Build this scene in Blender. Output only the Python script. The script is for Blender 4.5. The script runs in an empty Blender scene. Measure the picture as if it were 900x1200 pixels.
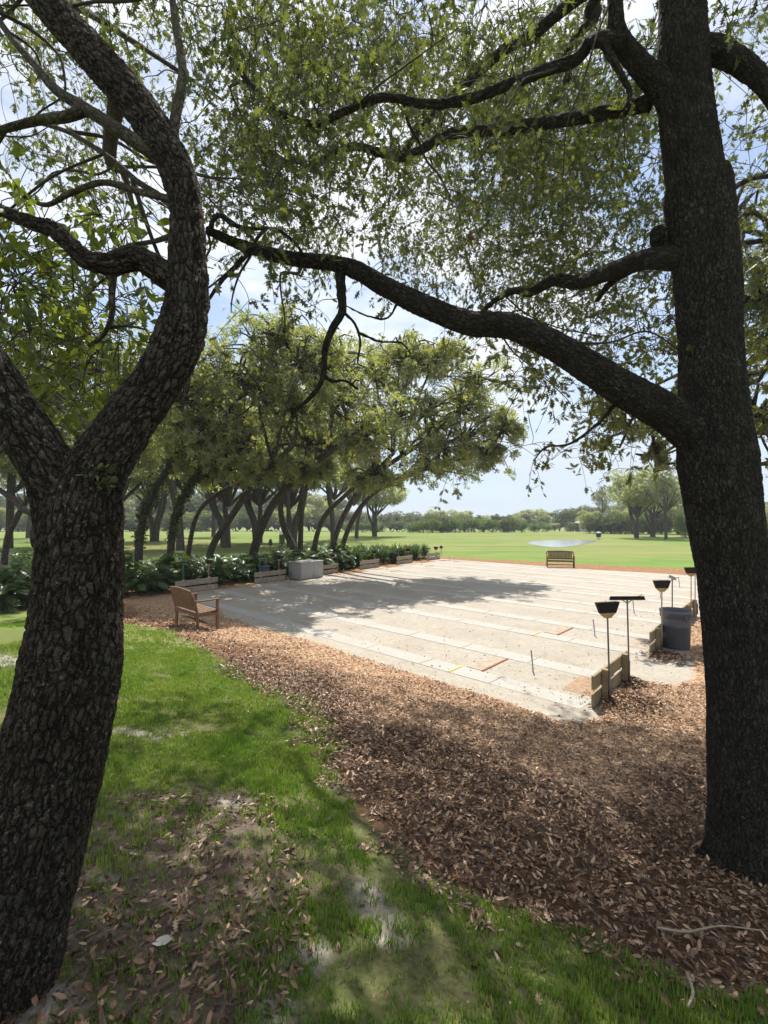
import bpy, math, random
import numpy as np
from mathutils import Vector, Matrix
random.seed(7); RNG = np.random.default_rng(11)
sc = bpy.context.scene
HAZE = .0005
COL = sc.collection
F, H, CX, HY = 540.0, 2.7, 450.0, 610.0     # calibration: focal length in photo pixels, lens height over the courts, horizon row

# ------------------------------------------------------------------ terrain and calibration
A0 = np.array([2.99, 6.6]); EU = np.array([-.72, .694]); EV = np.array([.694, .72])
def sstep(a, b, x):
    t = np.clip((np.asarray(x, float) - a) / (b - a), 0, 1); return t * t * (3 - 2 * t)
def uv_of(x, y):
    dx, dy = np.asarray(x) - A0[0], np.asarray(y) - A0[1]
    return dx * EU[0] + dy * EU[1], dx * EV[0] + dy * EV[1]
def UV(u, v): 
    p = A0 + u * EU + v * EV; return float(p[0]), float(p[1])
def vnoise(x, y, seed=0):
    x = np.asarray(x, float); y = np.asarray(y, float)
    xi, yi = np.floor(x).astype(np.int64), np.floor(y).astype(np.int64); fx, fy = x - xi, y - yi
    def h(a, b):
        n = (a * 374761393 + b * 668265263 + seed * 974634541) & 0x7fffffff
        n = ((n ^ (n >> 13)) * 1274126177) & 0x7fffffff
        return ((n ^ (n >> 16)) & 0xffff) / 65535.0
    sx, sy = fx * fx * (3 - 2 * fx), fy * fy * (3 - 2 * fy)
    return (h(xi, yi) * (1 - sx) + h(xi + 1, yi) * sx) * (1 - sy) + (h(xi, yi + 1) * (1 - sx) + h(xi + 1, yi + 1) * sx) * sy
def fbm(x, y, seed=0, o=4):
    s, a, t = 0, .5, 0
    for k in range(o):
        s = s + a * vnoise(np.asarray(x) * 2 ** k, np.asarray(y) * 2 ** k, seed + k); t += a; a *= .5
    return s / t
def terr(x, y):
    x = np.asarray(x, float); y = np.asarray(y, float)
    u, v = uv_of(x, y)
    s = np.clip((-v - .5) / 6.3, 0, 1.25)
    z = 1.1 * s ** 1.1 * (1 - sstep(7, 14, u))
    d = np.hypot(x, y)
    z = z - 3.4 * sstep(75, 300, y) * 1.0
    z = z + .05 * (fbm(x * .35, y * .35, 3) - .5) * sstep(.3, 1.5, -v)
    z = z + .5 * (fbm(x * .04, y * .04, 5) - .5) * sstep(66, 95, y)
    return z
def P(px, py, Y):                                  # a photo pixel at depth Y
    return Vector(((px - CX) / F * Y, Y, H - (py - HY) / F * Y))
def G(px, py):                                     # a photo pixel's point on the ground
    lo, hi = .3, 400.0
    for _ in range(50):
        m = (lo + hi) / 2; p = P(px, py, m)
        if p.z < float(terr(p.x, p.y)): hi = m
        else: lo = m
    return P(px, py, lo)
def gpoly(pts): return np.array([[G(a, b).x, G(a, b).y] for a, b in pts])
def sdist(poly, x, y):                             # signed distance, positive inside
    x = np.ravel(x); y = np.ravel(y); d = np.full(x.shape, 1e9); ins = np.zeros(x.shape, bool); n = len(poly)
    for i in range(n):
        ax, ay = poly[i]; bx, by = poly[(i + 1) % n]; ex, ey = bx - ax, by - ay
        t = np.clip(((x - ax) * ex + (y - ay) * ey) / (ex * ex + ey * ey + 1e-12), 0, 1)
        d = np.minimum(d, np.hypot(x - ax - t * ex, y - ay - t * ey))
        c = ((ay > y) != (by > y)) & (x < (bx - ax) * (y - ay) / (by - ay + 1e-15) + ax); ins ^= c
    return np.where(ins, d, -d)

# ------------------------------------------------------------------ mesh builder
class MB:
    def __init__(s): s.V = []; s.n = 0; s.L = []; s.T = []; s.M = []; s.B = []; s.S = []
    def add(s, v, loops, totals, mat=0, bark=None, smooth=False):
        v = np.asarray(v, float).reshape(-1, 3); loops = np.asarray(loops, np.int64); totals = np.asarray(totals, np.int64)
        s.V.append(v); s.L.append(loops + s.n); s.T.append(totals); s.M.append(np.full(len(totals), mat, np.int32))
        s.S.append(np.full(len(totals), smooth)); s.B.append(np.zeros_like(v) if bark is None else bark); s.n += len(v)
    def faces(s, v, fs, mat=0, smooth=False):
        s.add(v, [i for f in fs for i in f], [len(f) for f in fs], mat, None, smooth)
    def box(s, size, loc=(0, 0, 0), rot=None, mat=0, bev=.004):
        x, y, z = [a / 2 for a in size]; b = min(bev, x * .45, y * .45, z * .45)
        vs = []; idx = {}
        for sx in (-1, 1):
            for sy in (-1, 1):
                for sz in (-1, 1):
                    for ax in range(3):
                        p = [sx * (x - b), sy * (y - b), sz * (z - b)]; p[ax] = (sx * x, sy * y, sz * z)[ax]
                        idx[(sx, sy, sz, ax)] = len(vs); vs.append(p)
        fs = []
        for ax in range(3):
            o = [(0, 1, 2), (1, 2, 0), (2, 0, 1)][ax]
            for sg in (-1, 1):
                q = []
                for a, c in ((-1, -1), (1, -1), (1, 1), (-1, 1)):
                    k = [0, 0, 0]; k[o[0]] = sg; k[o[1]] = a; k[o[2]] = c; q.append(idx[(*k, ax)])
                fs.append(q if sg > 0 else q[::-1])
        for ax in range(3):                                    # edge bevels
            a1, a2 = [(1, 2), (2, 0), (0, 1)][ax]
            for s1 in (-1, 1):
                for s2 in (-1, 1):
                    k0 = [0, 0, 0]; k0[ax] = -1; k0[a1] = s1; k0[a2] = s2; k1 = list(k0); k1[ax] = 1
                    q = [idx[(*k0, a1)], idx[(*k1, a1)], idx[(*k1, a2)], idx[(*k0, a2)]]
                    fs.append(q[::-1] if s1 * s2 > 0 else q)
        for sx in (-1, 1):
            for sy in (-1, 1):
                for sz in (-1, 1):
                    q = [idx[(sx, sy, sz, i)] for i in range(3)]; fs.append(q if sx * sy * sz > 0 else q[::-1])
        v = np.array(vs)
        if rot is not None: v = v @ np.array(rot.to_3x3()).T
        s.faces(v + np.array(loc), fs, mat)
    def tube(s, pts, rad, ring=.05, segs=12, mat=0, lump=0., lumpf=3., seed=0, cap=True, smooth=True):
        pts = np.array([tuple(p) for p in pts], float); rad = np.asarray(rad, float)
        n = len(pts); ext = np.vstack([2 * pts[0] - pts[1], pts, 2 * pts[-1] - pts[-2]])
        C, R = [], []
        for i in range(n - 1):
            L = np.linalg.norm(pts[i + 1] - pts[i]); k = max(1, int(math.ceil(L / ring)))
            t = (np.arange(k) / k)[:, None]; p0, p1, p2, p3 = ext[i], ext[i + 1], ext[i + 2], ext[i + 3]
            C.append(.5 * ((2 * p1) + (p2 - p0) * t + (2 * p0 - 5 * p1 + 4 * p2 - p3) * t ** 2 + (3 * p1 - p0 - 3 * p2 + p3) * t ** 3))
            R.append(rad[i] + (rad[i + 1] - rad[i]) * (t[:, 0] * t[:, 0] * (3 - 2 * t[:, 0]) if n > 3 else t[:, 0]))
        C = np.vstack(C + [pts[-1:]]); R = np.concatenate(R + [rad[-1:]]); m = len(C)
        T = np.gradient(C, axis=0) if m > 2 else np.repeat((C[1:] - C[:1]), m, 0); T /= np.linalg.norm(T, axis=1)[:, None] + 1e-12
        a = np.cross(T[0], (0, 0, 1) if abs(T[0][2]) < .9 else (1, 0, 0)); a /= np.linalg.norm(a); N = [a]
        for i in range(1, m):
            a = N[-1] - T[i] * np.dot(N[-1], T[i]); a /= np.linalg.norm(a) + 1e-12; N.append(a)
        N = np.array(N); B = np.cross(T, N)
        th = np.arange(segs) / segs * 2 * math.pi; ct, st = np.cos(th), np.sin(th)
        ln = np.concatenate([[0], np.cumsum(np.linalg.norm(np.diff(C, axis=0), axis=1))])
        rr = np.repeat(R[:, None], segs, 1)
        if lump:
            nz = fbm(ct[None, :] * 1.3 + 7 + ln[:, None] * lumpf, st[None, :] * 1.3 + 5 + seed * 9.1 + ln[:, None] * lumpf * .4, seed, 3) - .5
            rr = rr * (1 + lump * 2 * nz)
        V = C[:, None, :] + rr[:, :, None] * (ct[None, :, None] * N[:, None, :] + st[None, :, None] * B[:, None, :])
        bk = np.stack([R[:, None] * ct[None, :], R[:, None] * st[None, :], np.repeat(ln[:, None], segs, 1) + seed * 3.7], 2)
        i = np.arange(m - 1)[:, None] * segs; j = np.arange(segs)[None, :]; j2 = (j + 1) % segs
        q = np.stack([i + j, i + j2, i + segs + j2, i + segs + j], 2).reshape(-1, 4)
        s.add(V.reshape(-1, 3), q.ravel(), np.full(len(q), 4), mat, bk.reshape(-1, 3), smooth)
        if cap:
            b = s.n - m * segs
            s.L.append(np.arange(segs) + b + (m - 1) * segs); s.T.append(np.array([segs])); s.M.append(np.array([mat], np.int32)); s.S.append(np.array([False]))
            s.L.append((np.arange(segs) + b)[::-1]); s.T.append(np.array([segs])); s.M.append(np.array([mat], np.int32)); s.S.append(np.array([False]))
        return C, R
    def inst(s, tv, tf, pos, ax, up, scale, mat=0, aniso=None):
        """copies of a small template: x axis along ax, z axis towards up"""
        tv = np.asarray(tv, float); pos = np.asarray(pos, float); n = len(pos)
        if n == 0: return
        ax = ax / (np.linalg.norm(ax, axis=1)[:, None] + 1e-9)
        sd = np.cross(up, ax); sd /= np.linalg.norm(sd, axis=1)[:, None] + 1e-9; up2 = np.cross(ax, sd)
        sc_ = np.broadcast_to(np.asarray(scale, float), (n,))
        an = np.ones((n, 3)) if aniso is None else aniso
        t = tv[None, :, :] * an[:, None, :] * sc_[:, None, None]
        V = pos[:, None, :] + t[:, :, 0:1] * ax[:, None, :] + t[:, :, 1:2] * sd[:, None, :] + t[:, :, 2:3] * up2[:, None, :]
        lp = np.array([i for f in tf for i in f]); tt = np.array([len(f) for f in tf])
        s.add(V.reshape(-1, 3), (lp[None, :] + np.arange(n)[:, None] * len(tv)).ravel(), np.tile(tt, n), mat)
    def build(s, name, mats, parent=None, origin=(0, 0, 0), attr=False):
        me = bpy.data.meshes.new(name)
        V = np.vstack(s.V) - np.array(tuple(origin)); L = np.concatenate(s.L); T = np.concatenate(s.T)
        me.vertices.add(len(V)); me.vertices.foreach_set('co', V.astype(np.float32).ravel())
        me.loops.add(len(L)); me.loops.foreach_set('vertex_index', L.astype(np.int32))
        me.polygons.add(len(T)); me.polygons.foreach_set('loop_start', np.concatenate([[0], np.cumsum(T)[:-1]]).astype(np.int32))
        me.polygons.foreach_set('material_index', np.concatenate(s.M).astype(np.int32))
        me.polygons.foreach_set('use_smooth', np.concatenate(s.S).astype(bool))
        if attr:
            a = me.attributes.new('bark', 'FLOAT_VECTOR', 'POINT'); a.data.foreach_set('vector', np.vstack(s.B).astype(np.float32).ravel())
        me.update(calc_edges=True); me.validate()
        for m in (mats if isinstance(mats, (list, tuple)) else [mats]): me.materials.append(m)
        o = bpy.data.objects.new(name, me); COL.objects.link(o)
        if parent: o.parent = parent
        else: o.location = tuple(origin)
        return o

def thing(name, label, cat, loc=(0, 0, 0), rz=0., group=None):
    o = bpy.data.objects.new(name, None); COL.objects.link(o); o.empty_display_size = .1
    o.location = tuple(loc); o.rotation_euler = (0, 0, rz); tag(o, label, cat, group); return o
def tag(o, label=None, cat=None, group=None, kind=None):
    if label: o['label'] = label
    if cat: o['category'] = cat
    if group: o['group'] = group
    if kind: o['kind'] = kind
    return o
def dup(root, loc, rz=None, label=None, scale=None):
    r = root.copy(); COL.objects.link(r); r.location = tuple(loc)
    if rz is not None: r.rotation_euler = (0, 0, rz)
    if label: r['label'] = label
    if scale is not None: r.scale = scale if isinstance(scale, (tuple, list)) else (scale,) * 3
    for ch in list(root.children):
        c = ch.copy(); COL.objects.link(c); c.parent = r
        for g in list(ch.children):
            d = g.copy(); COL.objects.link(d); d.parent = c
    return r

# ------------------------------------------------------------------ materials
class Mat:
    def __init__(s, name):
        s.m = bpy.data.materials.new(name); s.m.use_nodes = True; s.nt = s.m.node_tree; s.nt.nodes.clear()
        s.out = s.N('ShaderNodeOutputMaterial')
    def N(s, t, **k):
        n = s.nt.nodes.new(t)
        for a, v in k.items():
            if a == 'i':
                for kk, vv in v.items():
                    if hasattr(vv, 'is_linked') or isinstance(vv, bpy.types.NodeSocket): s.nt.links.new(vv, n.inputs[kk])
                    else: n.inputs[kk].default_value = vv
            else: setattr(n, a, v)
        return n
    def L(s, a, b): s.nt.links.new(a, b)
    def ramp(s, fac, stops, interp='LINEAR'):
        n = s.N('ShaderNodeValToRGB'); cr = n.color_ramp; cr.interpolation = interp
        while len(cr.elements) < len(stops): cr.elements.new(.5)
        for e, (p, c) in zip(cr.elements, stops): e.position = p; e.color = (c, c, c, 1) if isinstance(c, (int, float)) else (*c, 1)
        s.L(fac, n.inputs[0]); return n.outputs[0]
    def math(s, op, a, b=None, clamp=False):
        n = s.N('ShaderNodeMath', operation=op, use_clamp=clamp)
        for i, v in enumerate((a, b)):
            if v is None: continue
            if isinstance(v, (int, float)): n.inputs[i].default_value = v
            else: s.L(v, n.inputs[i])
        return n.outputs[0]
    def mix(s, f, a, b, mode='MIX'):
        n = s.N('ShaderNodeMix', data_type='RGBA', blend_type=mode)
        for i, v in ((0, f), (6, a), (7, b)):
            if isinstance(v, (int, float)): n.inputs[i].default_value = v
            elif isinstance(v, tuple): n.inputs[i].default_value = (*v, 1)
            else: s.L(v, n.inputs[i])
        return n.outputs[2]
    def noise(s, vec, scale, detail=4, rough=.55, out=0, dist=0.):
        n = s.N('ShaderNodeTexNoise', i={'Scale': scale, 'Detail': detail, 'Roughness': rough, 'Distortion': dist}); s.L(vec, n.inputs['Vector']); return n.outputs[out]
    def vor(s, vec, scale, feature='F1', out='Color', rnd=1.):
        n = s.N('ShaderNodeTexVoronoi', feature=feature, i={'Scale': scale, 'Randomness': rnd}); s.L(vec, n.inputs['Vector']); return n.outputs[out]
    def obj(s): return s.N('ShaderNodeTexCoord').outputs['Object']
    def pos(s): return s.N('ShaderNodeNewGeometry').outputs['Position']
    def isl(s): return s.N('ShaderNodeNewGeometry').outputs['Random Per Island']
    def attr(s, name, out='Fac'): return s.N('ShaderNodeAttribute', attribute_name=name).outputs[out]
    def mapv(s, vec, scale=(1, 1, 1)):
        n = s.N('ShaderNodeMapping', i={'Scale': scale}); s.L(vec, n.inputs[0]); return n.outputs[0]
    def bump(s, h, strength=.5, dist=.01):
        n = s.N('ShaderNodeBump', i={'Strength': strength, 'Distance': dist}); s.L(h, n.inputs['Height']); return n.outputs[0]
    def pbr(s, col, rough=.8, normal=None, spec=.3, metal=0.):
        n = s.N('ShaderNodeBsdfPrincipled', i={'Metallic': metal, 'Specular IOR Level': spec})
        for k, v in (('Base Color', col), ('Roughness', rough)):
            if isinstance(v, tuple): n.inputs[k].default_value = (*v, 1)
            elif isinstance(v, (int, float)): n.inputs[k].default_value = v
            else: s.L(v, n.inputs[k])
        if normal is not None: s.L(normal, n.inputs['Normal'])
        s.L(n.outputs[0], s.out.inputs[0]); return s.m

def leaf_mat(name, cols, trans=.45, gloss=.07, tcol=(1.5, 1.45, .7), rough=.4):
    M = Mat(name); c = M.ramp(M.isl(), [(i / (len(cols) - 1), k) for i, k in enumerate(cols)])
    n2 = M.noise(M.pos(), .9, 2); c = M.mix(M.ramp(n2, [(.3, 0.), (.7, .35)]), c, (.115, .12, .035))
    d = M.N('ShaderNodeBsdfDiffuse'); M.L(c, d.inputs[0])
    t = M.N('ShaderNodeBsdfTranslucent'); M.L(M.mix(1., c, tcol, 'MULTIPLY'), t.inputs[0])
    mx = M.N('ShaderNodeMixShader', i={0: trans}); M.L(d.outputs[0], mx.inputs[1]); M.L(t.outputs[0], mx.inputs[2])
    g = M.N('ShaderNodeBsdfGlossy', i={'Roughness': rough, 'Color': (.8, .85, .8, 1)})
    m2 = M.N('ShaderNodeMixShader', i={0: gloss}); M.L(mx.outputs[0], m2.inputs[1]); M.L(g.outputs[0], m2.inputs[2])
    M.L(m2.outputs[0], M.out.inputs[0]); return M.m

def bark_mat(name, base, hi, scale=1., disp=.0, lichen=.5, moss=0., stretch=.32, gap=1.):
    M = Mat(name); b = M.attr('bark', 'Vector')
    w = M.N('ShaderNodeVectorMath', operation='ADD')
    nz = M.N('ShaderNodeTexNoise', i={'Scale': 14. * scale, 'Detail': 5, 'Roughness': .65}); M.L(b, nz.inputs['Vector'])
    sc2 = M.N('ShaderNodeVectorMath', operation='SCALE', i={3: .06 / scale}); M.L(nz.outputs['Color'], sc2.inputs[0])
    M.L(b, w.inputs[0]); M.L(sc2.outputs[0], w.inputs[1])
    v = M.mapv(w.outputs[0], (1, 1, stretch))
    ed = M.vor(v, 40 * scale, 'DISTANCE_TO_EDGE', 'Distance'); cell = M.vor(v, 40 * scale, 'F1', 'Color')
    ed2 = M.vor(v, 95 * scale, 'DISTANCE_TO_EDGE', 'Distance')
    plate = M.ramp(ed, [(0, 0.), (.14, .5), (.5, 1.)])
    fine = M.noise(b, 120 * scale, 5, .65)
    sep = M.N('ShaderNodeSeparateColor'); M.L(cell, sep.inputs[0])
    hgt = M.math('ADD', M.math('MULTIPLY', plate, M.math('ADD', M.math('MULTIPLY', sep.outputs[0], .6), .5)), M.math('MULTIPLY', fine, .35))
    hgt = M.math('ADD', hgt, M.math('MULTIPLY', M.ramp(ed2, [(0, 0.), (.2, 1.)]), .22))
    c = M.mix(M.math('MULTIPLY', sep.outputs[1], .9), base, hi)
    c = M.mix(M.ramp(fine, [(.35, 0.), (.75, .7)]), c, tuple(x * 1.7 for x in hi))
    c = M.mix(M.ramp(plate, [(0, .8 * gap), (.6, 0.)]), c, tuple(x * .45 for x in base))
    ln = M.noise(b, 55 * scale, 3, .5); ln2 = M.noise(b, 5, 3)
    li = M.math('MULTIPLY', M.ramp(ln, [(.60, 0.), (.66, 1.)]), M.ramp(ln2, [(.42, 0.), (.62, lichen)]))
    c = M.mix(li, c, (.42, .42, .36))
    bl = M.math('MULTIPLY', M.ramp(M.noise(b, 16, 6, .7), [(.54, 0.), (.62, .8)]), M.ramp(M.noise(b, 3.5, 3), [(.42, 0.), (.58, 1.)]))
    c = M.mix(M.math('MULTIPLY', bl, plate), c, (.15, .15, .125))
    if moss:
        c = M.mix(M.math('MULTIPLY', M.ramp(M.noise(b, 9, 4), [(.5, 0.), (.7, 1.)]), moss), c, (.10, .12, .035))
    nrm = M.bump(hgt, .9, .012 / scale)
    m = M.pbr(c, .9, nrm, .15)
    if disp:
        d = M.N('ShaderNodeDisplacement', i={'Midlevel': .6, 'Scale': disp}); M.L(hgt, d.inputs['Height'])
        M.L(d.outputs[0], M.out.inputs['Displacement']); m.displacement_method = 'BOTH'
    return m

def wood_mat(name, c1, c2, rough=.75):
    M = Mat(name); o = M.obj(); v = M.mapv(o, (3, 40, 40)); n = M.noise(v, 1.6, 6, .6); st = M.noise(o, 5, 4)
    c = M.mix(M.ramp(n, [(.3, 0.), (.7, 1.)]), c1, c2); c = M.mix(M.ramp(st, [(.45, 0.), (.7, .5)]), c, tuple(x * .5 for x in c1))
    return M.pbr(c, rough, M.bump(n, .35, .004), .25)
def plain_mat(name, col, rough=.5, metal=0., var=.2, scale=12.):
    M = Mat(name); n = M.noise(M.obj(), scale, 5, .6)
    c = M.mix(M.ramp(n, [(.35, 0.), (.7, 1.)]), tuple(x * (1 - var) for x in col), tuple(min(1, x * (1 + var)) for x in col))
    return M.pbr(c, rough, M.bump(n, .12, .003), .4, metal)

bark_dark = bark_mat('oak_bark', (.030, .024, .019), (.105, .087, .068), 1.3, .012, .5, stretch=.32)
bark_right = bark_mat('oak_bark_fine', (.020, .017, .014), (.062, .054, .045), 1.25, .008, .3, stretch=.36, gap=.7)
bark_limb = bark_mat('limb_bark', (.035, .029, .024), (.10, .085, .066), 1.3, 0, .5, .4)
bark_far = bark_mat('grove_bark', (.045, .038, .032), (.12, .10, .085), .45, 0, .4)
bark_twig = plain_mat('twig_bark', (.05, .042, .034), .9, var=.35)
leaf_oak = leaf_mat('oak_leaf', [(.034, .048, .020), (.055, .075, .026), (.080, .104, .036), (.125, .140, .048)], .54, .05)
leaf_yellow = leaf_mat('yellow_leaf', [(.07, .085, .025), (.12, .13, .035), (.18, .175, .05)], .55, .05)
leaf_broad = leaf_mat('broad_leaf', [(.07, .10, .02), (.12, .165, .03), (.18, .21, .045)], .6, .05)
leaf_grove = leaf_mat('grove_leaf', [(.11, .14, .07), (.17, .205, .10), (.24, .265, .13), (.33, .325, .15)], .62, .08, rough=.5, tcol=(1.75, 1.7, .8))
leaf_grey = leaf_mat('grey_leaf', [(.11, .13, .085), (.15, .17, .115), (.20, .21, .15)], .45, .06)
leaf_far = leaf_mat('far_leaf', [(.06, .085, .035), (.085, .115, .045), (.12, .145, .06)], .4, .03)
leaf_bush = leaf_mat('bush_leaf', [(.07, .13, .025), (.10, .17, .035), (.13, .20, .05)], .35, .03)
leaf_shrub = leaf_mat('shrub_leaf', [(.03, .065, .02), (.05, .105, .03), (.085, .145, .04)], .3, .06, rough=.36)
leaf_ivy = leaf_mat('ivy_leaf', [(.018, .035, .012), (.03, .055, .016)], .3, .06)
leaf_red = leaf_mat('dying_leaf', [(.05, .02, .02), (.08, .03, .03)], .3, .05)
wood_board = wood_mat('weathered_board', (.20, .15, .085), (.34, .265, .16))
wood_bench = wood_mat('bench_wood', (.125, .070, .046), (.22, .13, .085), .6)
wood_grey = wood_mat('grey_board', (.24, .19, .14), (.40, .33, .25))
plast_grey = plain_mat('grey_plastic', (.11, .115, .14), .45, var=.12)
plast_dark = plain_mat('dark_plastic', (.03, .03, .035), .5)
bristle = plain_mat('bristle_fibre', (.028, .022, .02), .95, var=.5, scale=60)
straw = plain_mat('broom_base_wood', (.45, .30, .12), .6)
pole_grey = plain_mat('pole_metal', (.16, .15, .15), .4, .3)
pole_tan = plain_mat('pole_wood', (.38, .29, .17), .6)
pole_teal = plain_mat('pole_teal', (.04, .22, .20), .45)
metal = plain_mat('steel', (.30, .30, .31), .4, .8)
concrete = plain_mat('concrete_block', (.36, .34, .32), .9, var=.2, scale=20)
white_p = plain_mat('white_plastic', (.75, .75, .73), .5, var=.06)
rust = plain_mat('rusty_edging', (.26, .12, .06), .9, var=.35, scale=30)
mat_ply = plain_mat('clay_pit', (.29, .195, .125), .95, var=.25, scale=9)
mat_sandy = plain_mat('sandy_board', (.33, .275, .21), .95, var=.2, scale=7)
pale_leaf = plain_mat('pale_leaf', (.50, .46, .40), .8)
yellow = plain_mat('yellow_paint', (.70, .52, .12), .8)

# ------------------------------------------------------------------ ground sheet
sand_poly = gpoly([(205, 701), (255, 712), (266, 723), (300, 735), (370, 752), (440, 776), (520, 800), (600, 824), (655, 846), (700, 843), (722, 812), (750, 797), (790, 803), (812, 796),
                   (812, 775), (795, 757), (810, 735), (835, 705), (870, 678), (750, 670.5), (700, 668), (650, 664.6), (610, 661.6), (525, 657), (503, 659), (465, 664), (420, 671), (345, 681), (265, 690)])
mulch_poly = gpoly([(-300, 712), (0, 714), (60, 719), (145, 730), (200, 739), (235, 757), (290, 792), (340, 815), (378, 838), (392, 880), (402, 920), (450, 985), (540, 1045), (640, 1082), (720, 1110),
                    (800, 1140), (960, 1185), (1150, 1185), (1200, 700), (920, 672), (800, 666.5), (700, 662), (600, 657), (530, 653), (500, 652), (430, 655), (345, 660), (250, 666), (150, 672), (0, 680), (-300, 682)])
dirt_poly = gpoly([(95, 965), (160, 935), (230, 925), (305, 935), (355, 985), (345, 1050), (300, 1130), (265, 1215), (-80, 1260), (-120, 1000)])
bare_spots = [(178, 862, .55, .22), (120, 1028, .22, .1), (60, 1170, .25, .12), (430, 1050, .16, .22), (455, 1085, .14, .2), (360, 1120, .2, .2), (415, 1045, .1, .1), (275, 940, .3, .15), (0, 775, .9, .5), (330, 1180, .15, .1), (350, 800, .3, .1)]
bare_pts = [(G(a, b).x, G(a, b).y, r1, r2) for a, b, r1, r2 in [(a, b, c * .6, d_ * .6) for a, b, c, d_ in bare_spots]]
def bare_f(x, y):
    v = np.full(np.shape(x), -1.0)
    for bx, by, r1, r2 in bare_pts: v = np.maximum(v, 1 - np.hypot((x - bx) / r1, (y - by) / r2))
    return v
def axis(dense, out):
    return np.unique(np.round(np.concatenate([dense, out]), 4))
gx = axis(np.arange(-13, 13.01, .09), np.concatenate([-13 - np.geomspace(.3, 2500, 46), 13 + np.geomspace(.3, 2500, 46)]))
gy = axis(np.arange(.5, 24.01, .09), np.concatenate([.5 - np.geomspace(.3, 400, 24), 24 + np.geomspace(.15, 3500, 90)]))
XX, YY = np.meshgrid(gx, gy); ZZ = terr(XX, YY)
ZZ = ZZ + .012 * (fbm(XX * 3, YY * 3, 21) - .5) * sstep(.2, .8, -sdist(sand_poly, XX, YY).reshape(XX.shape)) * (YY < 30)
gm = MB(); nx, ny = len(gx), len(gy)
ii = np.arange(ny - 1)[:, None] * nx; jj = np.arange(nx - 1)[None, :]
q = np.stack([ii + jj, ii + jj + 1, ii + nx + jj + 1, ii + nx + jj], 2).reshape(-1, 4)
gm.add(np.stack([XX, YY, ZZ], 2).reshape(-1, 3), q.ravel(), np.full(len(q), 4), 0, None, True)

M = Mat('ground_surface'); p = M.pos()
n1 = M.noise(p, 2.2, 7, .62); n0 = M.noise(p, .35, 4); nf = M.noise(p, 45, 5, .65); nfar = M.noise(p, .06, 4)
def mask(name, wob, soft=.05):
    a = M.math('ADD', M.attr(name), M.math('MULTIPLY', M.math('SUBTRACT', n1, .5), wob))
    return M.math('ADD', M.math('MULTIPLY', a, 1 / soft), .5, True)
grass = M.mix(M.ramp(n0, [(.3, 0.), (.7, 1.)]), (.105, .18, .036), (.165, .228, .052))
grass = M.mix(M.ramp(nfar, [(.42, 0.), (.62, .75)]), grass, (.235, .215, .085))
band = M.noise(M.mapv(p, (.02, .16, 1)), 1., 3); grass = M.mix(M.ramp(band, [(.5, 0.), (.66, .5)]), grass, (.09, .145, .028))
band2 = M.noise(M.mapv(p, (.012, .09, 1)), 1.7, 5, .6); grass = M.mix(M.ramp(band2, [(.52, 0.), (.66, .7)]), grass, (.26, .225, .10))
grass = M.mix(M.ramp(nf, [(.3, .5), (.6, 0.)]), grass, (.06, .085, .022))
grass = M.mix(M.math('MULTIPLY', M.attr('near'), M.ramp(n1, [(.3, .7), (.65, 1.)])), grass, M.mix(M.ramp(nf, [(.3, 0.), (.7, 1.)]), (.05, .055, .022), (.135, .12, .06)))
v1 = M.vor(p, 26); sv = M.N('ShaderNodeSeparateColor'); M.L(v1, sv.inputs[0])
mul = M.ramp(sv.outputs[0], [(0, (.055, .026, .013)), (.35, (.16, .080, .040)), (.7, (.28, .15, .075)), (1, (.42, .25, .14))])
mul = M.mix(M.ramp(n1, [(.35, 0.), (.7, .6)]), mul, (.24, .125, .058))
mul = M.mix(M.math('MULTIPLY', M.attr('near'), .92), mul, M.mix(M.ramp(nf, [(.3, 0.), (.7, 1.)]), (.03, .018, .012), (.10, .06, .036)))  # near mulch base darkened: shade in the gaps between leaves, put into the colour
mul = M.mix(M.math('MULTIPLY', M.attr('sunlit_chips'), .85), mul, M.ramp(sv.outputs[0], [(0, (.18, .105, .06)), (.5, (.34, .215, .13)), (1, (.52, .37, .25))]))  # tan wood chips, with the sunlit look of this band painted in as well
dirt = M.mix(M.ramp(nf, [(.3, 0.), (.7, 1.)]), (.075, .055, .04), (.17, .135, .105))
bare = M.mix(M.ramp(nf, [(.3, 0.), (.7, 1.)]), (.17, .145, .125), (.31, .28, .25))
sn = M.noise(p, 9, 8, .7); s2 = M.noise(p, .8, 5, .6)
sand = M.mix(M.ramp(sn, [(.35, 0.), (.65, 1.)]), (.305, .272, .225), (.385, .35, .298))
sand = M.mix(M.ramp(s2, [(.45, 0.), (.72, .55)]), sand, (.255, .215, .165))
stk = M.noise(M.mapv(p, (1, 1, 1)), 3.2, 6, .7, 0, 1.2); sand = M.mix(M.ramp(stk, [(.56, 0.), (.7, .5)]), sand, (.225, .195, .16))
rk = M.noise(p, 60, 4, .7); sand = M.mix(M.ramp(rk, [(.5, 0.), (.7, .45)]), sand, (.25, .21, .165))
crack = M.ramp(M.noise(p, 22, 4, .75), [(.61, 0.), (.68, .7)]); sand = M.mix(crack, sand, (.20, .13, .08))
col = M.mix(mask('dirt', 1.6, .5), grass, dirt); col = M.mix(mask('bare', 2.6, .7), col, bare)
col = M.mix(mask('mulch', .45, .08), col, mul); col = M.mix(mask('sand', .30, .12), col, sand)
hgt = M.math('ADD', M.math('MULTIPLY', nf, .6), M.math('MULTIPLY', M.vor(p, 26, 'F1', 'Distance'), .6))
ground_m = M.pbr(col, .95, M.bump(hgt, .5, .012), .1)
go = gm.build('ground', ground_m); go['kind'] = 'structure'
far_cut = 90
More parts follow.
